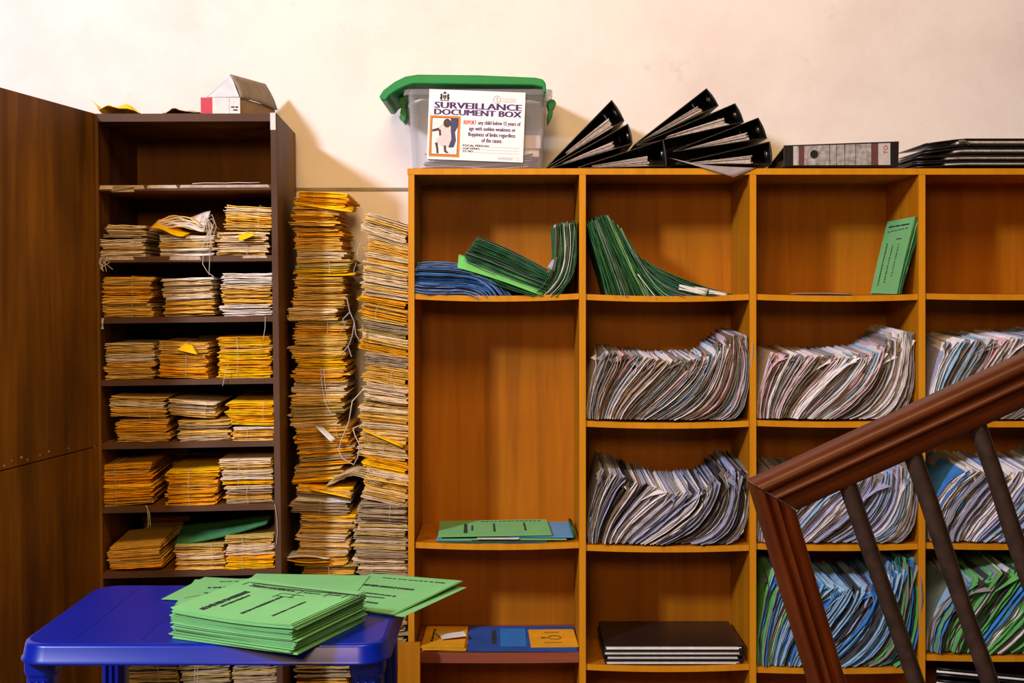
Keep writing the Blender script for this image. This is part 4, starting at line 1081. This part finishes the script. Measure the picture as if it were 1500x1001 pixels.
# ------------------------------------------------------------------ transparent document box
def box_material():
    m, nt, bsdf = new_mat('cloudy_clear_plastic')
    bsdf.inputs['Base Color'].default_value = (0.90, 0.88, 0.92, 1)
    bsdf.inputs['Roughness'].default_value = 0.28
    tr = nt.nodes.new('ShaderNodeBsdfTransparent')
    tr.inputs['Color'].default_value = (.98, .98, .99, 1)
    mx = nt.nodes.new('ShaderNodeMixShader')
    fr = nt.nodes.new('ShaderNodeLayerWeight'); fr.inputs['Blend'].default_value = 0.35
    mr = nt.nodes.new('ShaderNodeMapRange'); mr.inputs['To Min'].default_value = .07; mr.inputs['To Max'].default_value = .55
    nt.links.new(fr.outputs['Facing'], mr.inputs['Value'])
    nt.links.new(mr.outputs['Result'], mx.inputs['Fac'])
    nt.links.new(tr.outputs[0], mx.inputs[1]); nt.links.new(bsdf.outputs[0], mx.inputs[2])
    nt.links.new(mx.outputs[0], nt.nodes['Material Output'].inputs['Surface'])
    return m
CLEAR = box_material()
YX = YB + .022; DX = .255
kx = YX / F
X = lambda px: (px-750)*kx
Z = lambda py: EYE + (HZ-py)*kx
zbx = ZT + .0008
bxo = thing('storage_box', 'clear plastic storage box with green lid and printed surveillance label', 'box', (X(700), YX+DX/2, zbx))
def ring(x0, x1, ins, z, r=.022): return rrect((X(x0)+X(x1))/2, YX+DX/2, X(x1)-X(x0)-2*ins, DX-2*ins, r, z, 6)
zt = Z(131)
b = MB()
b.loft([ring(603, 795, .0, zbx+.004), ring(597, 802, .0, zt), ring(593, 807, -.002, zt+.001), ring(593, 807, -.002, zt-.012)][:3], cap0=False, cap1=False, sm=True)
b.loft([ring(603, 795, .0025, zbx+.004), ring(597, 802, .0025, zt)], cap0=False, cap1=False, sm=True)
b.loft([ring(606, 792, .004, zbx), ring(603, 795, 0, zbx+.004)], cap1=False)
body = obj('body', b, CLEAR, bxo)
b = MB(); b.loft([ring(592, 808, -.001, zt-.016), ring(592, 808, -.003, zt-.015), ring(592, 808, -.003, zt), ring(597, 802, .002, zt)], cap0=False, cap1=False, sm=False); obj('rim', b, CLEAR, bxo)
# lid, shifted and drooping on the left
lp = [(556, 142), (562, 133), (578, 121), (594, 113), (612, 110), (700, 111), (784, 114.5), (795, 117), (799.5, 123), (800, 137), (796, 137), (795, 129), (780, 126), (606, 124), (596, 127), (583, 133), (571, 141), (566, 148), (559, 148)]
b = MB(); b.prism([(X(p), Z(q)) for p, q in lp], YX-.012, YX+DX+.006); obj('lid', b, GREENP, bxo, bevel=.006)
yc = YX + .09
for nm, poly in (('left_clip', [(583, 143), (590, 140), (596, 146), (594, 158), (596, 168), (593, 178), (590, 179), (586, 166), (588, 156), (584, 150)]),
                 ('right_clip', [(801, 149), (806, 145), (812, 146), (815, 151), (812, 157), (809, 160), (810, 166), (805, 178), (802.5, 182), (802, 170), (804, 160)])):
    k2 = yc/F
    b = MB(); b.prism([((p-750)*k2, EYE+(HZ-q)*k2) for p, q in poly], yc, yc+.07); obj('clip', b, GREENP, bxo, bevel=.002)
# papers lying inside
inner = thing('loose_papers', 'grey heap of papers seen through the clear storage box', 'papers', (X(700), YX+DX/2, zbx+.006))
for k in range(7):
    w0, w1 = 612+U(0, 12), 785-U(0, 14)
    f = quad_fn([(X(w0), YX+.018+U(0, .02), zbx+.008+.005*k), (X(w1), YX+.016+U(0, .02), zbx+.008+.005*k), (X(w1), YX+DX-.03, zbx+.012+.006*k), (X(w0), YX+DX-.03, zbx+.010+.007*k)],
                lambda u, v, k=k: (0, 0, .004*math.sin(7*u+2*k)+.012*(k/7)*abs(math.cos(2.6*u+.5*k))))
    free_sheet('sheet', None, None, f, .0012, FILEC[('white', 'lilac', 'grey')[k % 3]], parent=inner)
b = MB(); b.box((X(764), YX+.04, zbx+.062), (X(793), YX+.20, zbx+.100)); tag(obj('paper_box', b, paper('pinkish_carton', (.62, .50, .50), .1, 0), bevel=.002), 'pinkish carton inside the clear storage box, right side', 'carton')
b = MB(); b.box((X(768), YX+.05, zbx+.040), (X(790), YX+.20, zbx+.0615)); tag(obj('paper_block', b, FILEC['white']), 'white paper block under the pinkish carton in the box', 'papers')

# label sheet with printing
LT = P(629, 130.5, YX-.0035)
la = math.radians(-2.2)
upp = (YX-.0035)/F
def LB(u, v, dy=0.0):
    x = u*math.cos(la) + v*math.sin(la)*1.0; z = u*math.sin(la) - v*math.cos(la)
    return Vector((LT.x + x*upp, YX-.0035-dy, LT.z + z*upp))
lab = MB()
lab.sheet([[LB(141*i/6, 102.5*(1-j/4)) for j in range(5)] for i in range(7)], .0008)
LABP = flat('label_paper', (.80, .77, .80), .55, noise=.03)
sheet = obj('label_sheet', lab, LABP, bxo)
PURP = flat('purple_ink', (.045, .012, .13), .7, noise=.05); REDI = flat('red_ink', (.65, .03, .02), .7); BLKI = flat('black_ink', (.012, .010, .012), .7); GRYI = flat('grey_ink', (.42, .42, .44), .7)
ORGI = flat('orange_print', (.68, .20, .015), .7, noise=.05); BRNI = flat('brown_print', (.075, .03, .022), .7, noise=.3, scale=400); SHRT = flat('pale_cloth_print', (.66, .58, .58), .7, noise=.2, scale=300); BLUI = flat('dark_blue_print', (.05, .05, .13), .7, noise=.4, scale=300)
def lettering(body, u0, u1, v0, v1, mat, bold=0.0, dbl=0.0, parent=None, fn=None, dy=.0010, name='lettering'):
    cu = bpy.data.curves.new('lettering', 'FONT'); cu.body = body; cu.size = 1.0; cu.offset = bold; cu.resolution_u = 2
    to = bpy.data.objects.new('lettering_source', cu); COL.objects.link(to)
    dg = bpy.context.evaluated_depsgraph_get(); dg.update()
    me = bpy.data.meshes.new_from_object(to.evaluated_get(dg))
    bpy.data.objects.remove(to); bpy.data.curves.remove(cu)
    xs = [v.co.x for v in me.vertices]; ys = [v.co.y for v in me.vertices]
    x0, x1, y0_, y1_ = min(xs), max(xs), min(ys), max(ys)
    b = MB()
    b.add([(fn or LB)(u0+(v.co.x-x0)/(x1-x0)*(u1-u0), v1+(v0-v1)*(v.co.y-y0_)/(y1_-y0_), dy) for v in me.vertices], [list(p.vertices) for p in me.polygons])
    if dbl:
        b.add([(fn or LB)(u0+dbl+(v.co.x-x0)/(x1-x0)*(u1-u0), v1+(v0-v1)*(v.co.y-y0_)/(y1_-y0_), dy+.0001) for v in me.vertices], [list(p.vertices) for p in me.polygons])
    bpy.data.meshes.remove(me)
    return obj(name, b, mat, parent or sheet)
def shape(pts, mat, dy=.0010, name='print', parent=None):
    b = MB(); n = len(pts)
    b.add([LB(u, v, dy) for u, v in pts], [list(range(n))[::-1]])
    return obj(name, b, mat, parent or sheet)
def rect(u0, v0, u1, v1, mat, dy=.0010, name='print'): return shape([(u0, v0), (u1, v0), (u1, v1), (u0, v1)], mat, dy, name)
def disc(u, v, ru, rv, mat, dy=.001, n=16, name='print'): return shape([(u+ru*math.cos(2*math.pi*i/n), v+rv*math.sin(2*math.pi*i/n)) for i in range(n)], mat, dy, name)
lettering('SURVEILLANCE', 8, 135, 18.0, 27.2, PURP, 0.0, 1.7)
lettering('DOCUMENT BOX', 8, 135, 28.3, 36.8, PURP, 0.0, 1.7)
lettering('REPORT', 52, 70.5, 43.6, 49.6, REDI, 0.0, .45)
lettering('any child below 15 years of', 73, 135, 43.4, 51.0, PURP, 0.0, .45)
lettering('age with sudden weakness or', 60, 128, 52.4, 60.0, PURP, 0.0, .45)
lettering('floppiness of limbs regardless', 59, 128, 60.8, 68.4, PURP, 0.0, .45)
lettering('of the cause.', 79, 109, 69.0, 75.2, PURP, 0.0, .45)
lettering('FOCAL PERSON:', 52, 90.5, 79.0, 82.0, BLKI, 0.0, .45)
lettering('LGA DSNO:', 52, 77, 83.2, 86.2, BLKI, 0.0, .45)
lettering('CC NO:', 52, 67.5, 87.4, 90.4, BLKI, 0.0, .45)
for (u, v) in ((92, 81.8), (79, 86.0), (69, 90.2)): rect(u, v, 135, v+.4, GRYI)
lettering('World Health', 107, 127, 9.2, 12.2, GRYI, .0)
lettering('Organization', 107, 127, 12.9, 15.9, GRYI, .0)
# round health emblem: ring, staff and serpent
b = MB(); b.tube([LB(99.5+5.6*math.cos(a), 12+5.6*math.sin(a), .0008) for a in [i*math.pi/10 for i in range(21)]], .0010, 4); obj('emblem_ring', b, GRYI, sheet)
b = MB(); b.tube([LB(99.5+3.4*math.cos(a), 12+3.4*math.sin(a), .0008) for a in [i*math.pi/8 for i in range(17)]], .0005, 4); b.tube([LB(99.5, 7.6, .0008), LB(99.5, 16.4, .0008)], .0006, 4)
b.tube([LB(99.5+1.6*math.sin(i*1.1), 8.6+i*.8, .0009) for i in range(9)], .0006, 4); obj('emblem_staff', b, GRYI, sheet)
# coat of arms: shield, two horses, eagle and base
shape([(20.5, 8), (25.5, 8), (25.5, 12), (23, 15), (20.5, 12)], BLKI, name='emblem_shield')
shape([(19.8, 7.4), (17.6, 5.6), (16.2, 7.6), (17.0, 9.6), (15.8, 12.5), (17.4, 15.2), (19.4, 14.6), (19.6, 11)], BLKI, name='emblem_horse')
shape([(26.2, 7.4), (28.4, 5.6), (29.8, 7.6), (29.0, 9.6), (30.2, 12.5), (28.6, 15.2), (26.6, 14.6), (26.4, 11)], BLKI, name='emblem_horse')
shape([(20.2, 6.8), (21.4, 3.6), (23, 2.6), (24.6, 3.6), (25.8, 6.8), (23, 5.8)], BLKI, name='emblem_eagle')
rect(16.5, 15.4, 29.5, 16.4, BLKI, name='emblem_base')
b = MB(); b.tube([LB(22.9, 9, .0012), LB(23, 11.4, .0012), LB(21.3, 13, .0012)], .0004, 3); b.tube([LB(23, 11.4, .0012), LB(24.7, 13, .0012)], .0004, 3); obj('emblem_river', b, LABP, sheet)
# tiny imprint
for v in (96.2, 97.6, 99.0): dsh = rect(103+ (v-96)*.6, v, 127-(v-96)*.5, v+.5, GRYI, name='imprint_line')
b = MB(); b.tube([LB(132.5+2*math.cos(a), 97.5+2*math.sin(a), .0008) for a in [i*math.pi/6 for i in range(13)]], .0004, 4); obj('imprint_emblem', b, GRYI, sheet)
# printed picture of a standing child in a pale shirt, orange frame
rect(2.6, 38.2, 47.5, 98.6, ORGI, .0008, 'picture_frame')
rect(5.6, 41.2, 44.4, 95.4, BLKI, .0010, 'picture_border')
rect(6.4, 42.0, 43.6, 94.6, flat('picture_white', (.80, .76, .78), .6), .0012, 'picture_ground')
shape([(33, 42), (43.6, 42), (43.6, 54), (40, 62), (42, 74), (39, 84), (33, 85), (29, 83), (33, 78), (34, 66), (33, 52)], BLUI, .0014, 'picture_backdrop')
shape([(17, 53), (23, 49), (31, 54), (34, 62), (35, 72), (31, 84), (23, 84), (14, 80), (13, 74), (18, 66), (16, 58)], SHRT, .0016, 'picture_shirt')
disc(28, 49.0, 5.6, 6.6, BRNI, .0018, name='picture_head')
shape([(6.6, 59), (16, 56), (18, 60), (6.6, 62)], BRNI, .0018, 'picture_arm')
shape([(16, 59), (19, 59), (20, 67), (17, 68)], BRNI, .0020, 'picture_arm')
shape([(11, 78), (15, 78), (16.5, 87), (17, 93.5), (14, 94), (13.6, 88)], BRNI, .0018, 'picture_leg')
shape([(24, 82), (27.4, 82), (28, 89), (32, 92.5), (28, 93), (25, 91)], BRNI, .0018, 'picture_leg')
y0s = YT
lettering('TO', 0, 1, 0, 1, flat('red_print', (.45, .05, .06), .7), .02, parent=sp, name='spine_lettering',
          fn=lambda u, v, dy: Vector(((1294 + 6.5*v - 750)*y0s/F, y0s-.0014, EYE+(HZ-(226 - 13*u))*y0s/F)))

# ------------------------------------------------------------------ on top of the cabinet
def cpt(px, py, Y):   # world point -> cabinet frame
    return MC.inverted() @ P(px, py, Y)
YQ = 3.42
cb = thing('carton', 'small battered carton with open brown flap, red and white end', 'carton', (cpt(330, 160, YQ).x, cpt(330, 160, YQ).y+.1, CT), M=MC)
q0, q1 = cpt(294, 143, YQ), cpt(351, 143, YQ)
y_f = q0.y; xL, xR = q0.x, q1.x; zt_ = q0.z; z_b = CT + .0006; dep = .20
W1 = flat('white_carton', (.66, .64, .63), .7, noise=.12, scale=40); RED = flat('red_carton', (.50, .02, .045), .6, noise=.12); BRN = flat('brown_carton', (.32, .20, .09), .8, noise=.25, scale=30); BRN2 = flat('grey_brown_carton', (.27, .21, .155), .8, noise=.25, scale=25); LAV = flat('lavender_white_carton', (.60, .60, .66), .7, noise=.12, scale=40)
sk = .071; b = MB(); b.add([(xL, y_f, z_b), (xR, y_f, z_b), (xR+sk, y_f+dep, z_b), (xL+sk, y_f+dep, z_b), (xL, y_f, zt_), (xR, y_f, zt_), (xR+sk, y_f+dep, zt_), (xL+sk, y_f+dep, zt_)], [(0,3,2,1),(4,5,6,7),(0,1,5,4),(1,2,6,5),(2,3,7,6),(3,0,4,7)]); obj('body', b, [BRN], cb)
fx = lambda px: xL + (px-294)/(351-294)*(xR-xL)
for nm, a, c, m_ in (('red_panel', 294, 311, RED), ('white_panel', 311, 335.3, W1), ('white_panel', 335.9, 351, W1), ('blue_line', 335.3, 335.9, flat('blue_line', (.1, .12, .4), .7))):
    b = MB(); b.box((fx(a), y_f-.0012, z_b), (fx(c), y_f-.0001, zt_+.0002)); e = obj(nm, b, m_, cb)
    if a > 335.5:
        b = MB()
        for k, (a0, a1) in enumerate(((338, 343), (344, 348.5), (341, 347.5))):
            zz = z_b + (zt_-z_b)*(.58 if k < 2 else .46); b.box((fx(a0), y_f-.0016, zz), (fx(a1), y_f-.0013, zz+.004))
        obj('print', b, BLKI, e)['kind'] = 'stuff'
# flap folded up into a ridge
ridge0 = cpt(338, 110, YQ); 
e0 = Vector((fx(304), y_f, zt_+.001)); e1 = Vector((fx(350), y_f, zt_+.002)); r0 = Vector((ridge0.x, y_f, ridge0.z))
bk = Vector((.067, dep, .008))
b = MB(); b.add([e0, e1, r0, e0+Vector((0,.002,0)), e1+Vector((0,.002,0)), r0+Vector((0,.002,0))], [(0,1,2),(5,4,3),(0,3,4,1),(1,4,5,2),(2,5,3,0)]); obj('gable_flap', b, LAV, cb)
b = MB(); f = quad_fn([r0+Vector((-.002,-.004,.002)), r0+bk+Vector((0,0,.001)), e1+Vector((.079, dep, -.006)), e1+Vector((.004,-.004,-.003))], lambda u, v: (.004*math.sin(3*v), 0, .003*math.sin(4*u)*v))
free_sheet('roof_flap', None, None, f, .003, BRN2, parent=cb)
f = quad_fn([r0+Vector((-.002,.003,.001)), e0+Vector((-.003,.003,.002)), e0+bk, r0+bk], None)
free_sheet('roof_flap', None, None, f, .003, LAV, parent=cb)
# crumpled yellow envelope and brown paper on the cabinet top
r3 = random.Random(5)
def crumple(label, name, x0, x1, h, y0c, d, mat, up=None, cat='paper'):
    b = MB(); nu, nv = 12, 6; grid = []
    for i in range(nu+1):
        row = []
        for j in range(nv+1):
            u, v = i/nu, j/nv
            z = CT + .002 + h*(math.sin(math.pi*min(1, max(0, u)))*(.55+.45*math.sin(5*u+3*v)**2))*(.4+.6*math.sin(math.pi*(v*.8+.1))) + r3.uniform(0, .002)
            if up: z += up(u, v)
            row.append(Vector((x0+(x1-x0)*u, y0c+d*v + r3.uniform(-.004, .004), z)))
        grid.append(row)
    b.sheet(grid, .0012)
    return tag(obj(name, b, mat, M=MC), label, cat)
crumple('crumpled yellow envelope with raised corner on the cabinet top', 'yellow_envelope', cx(139, 165), cx(206, 165), .036, .006, .14, CARDC['yellow'], up=lambda u, v: .034*max(0, 1-u*6)*(1-v), cat='envelope')
crumple('crumpled brown paper scrap beside the carton on the cabinet top', 'brown_paper', cx(238, 165), cx(296, 165), .016, .02, .12, CARDC['grey'], up=lambda u, v: .008*max(0, 1-abs(u-.28)*6))
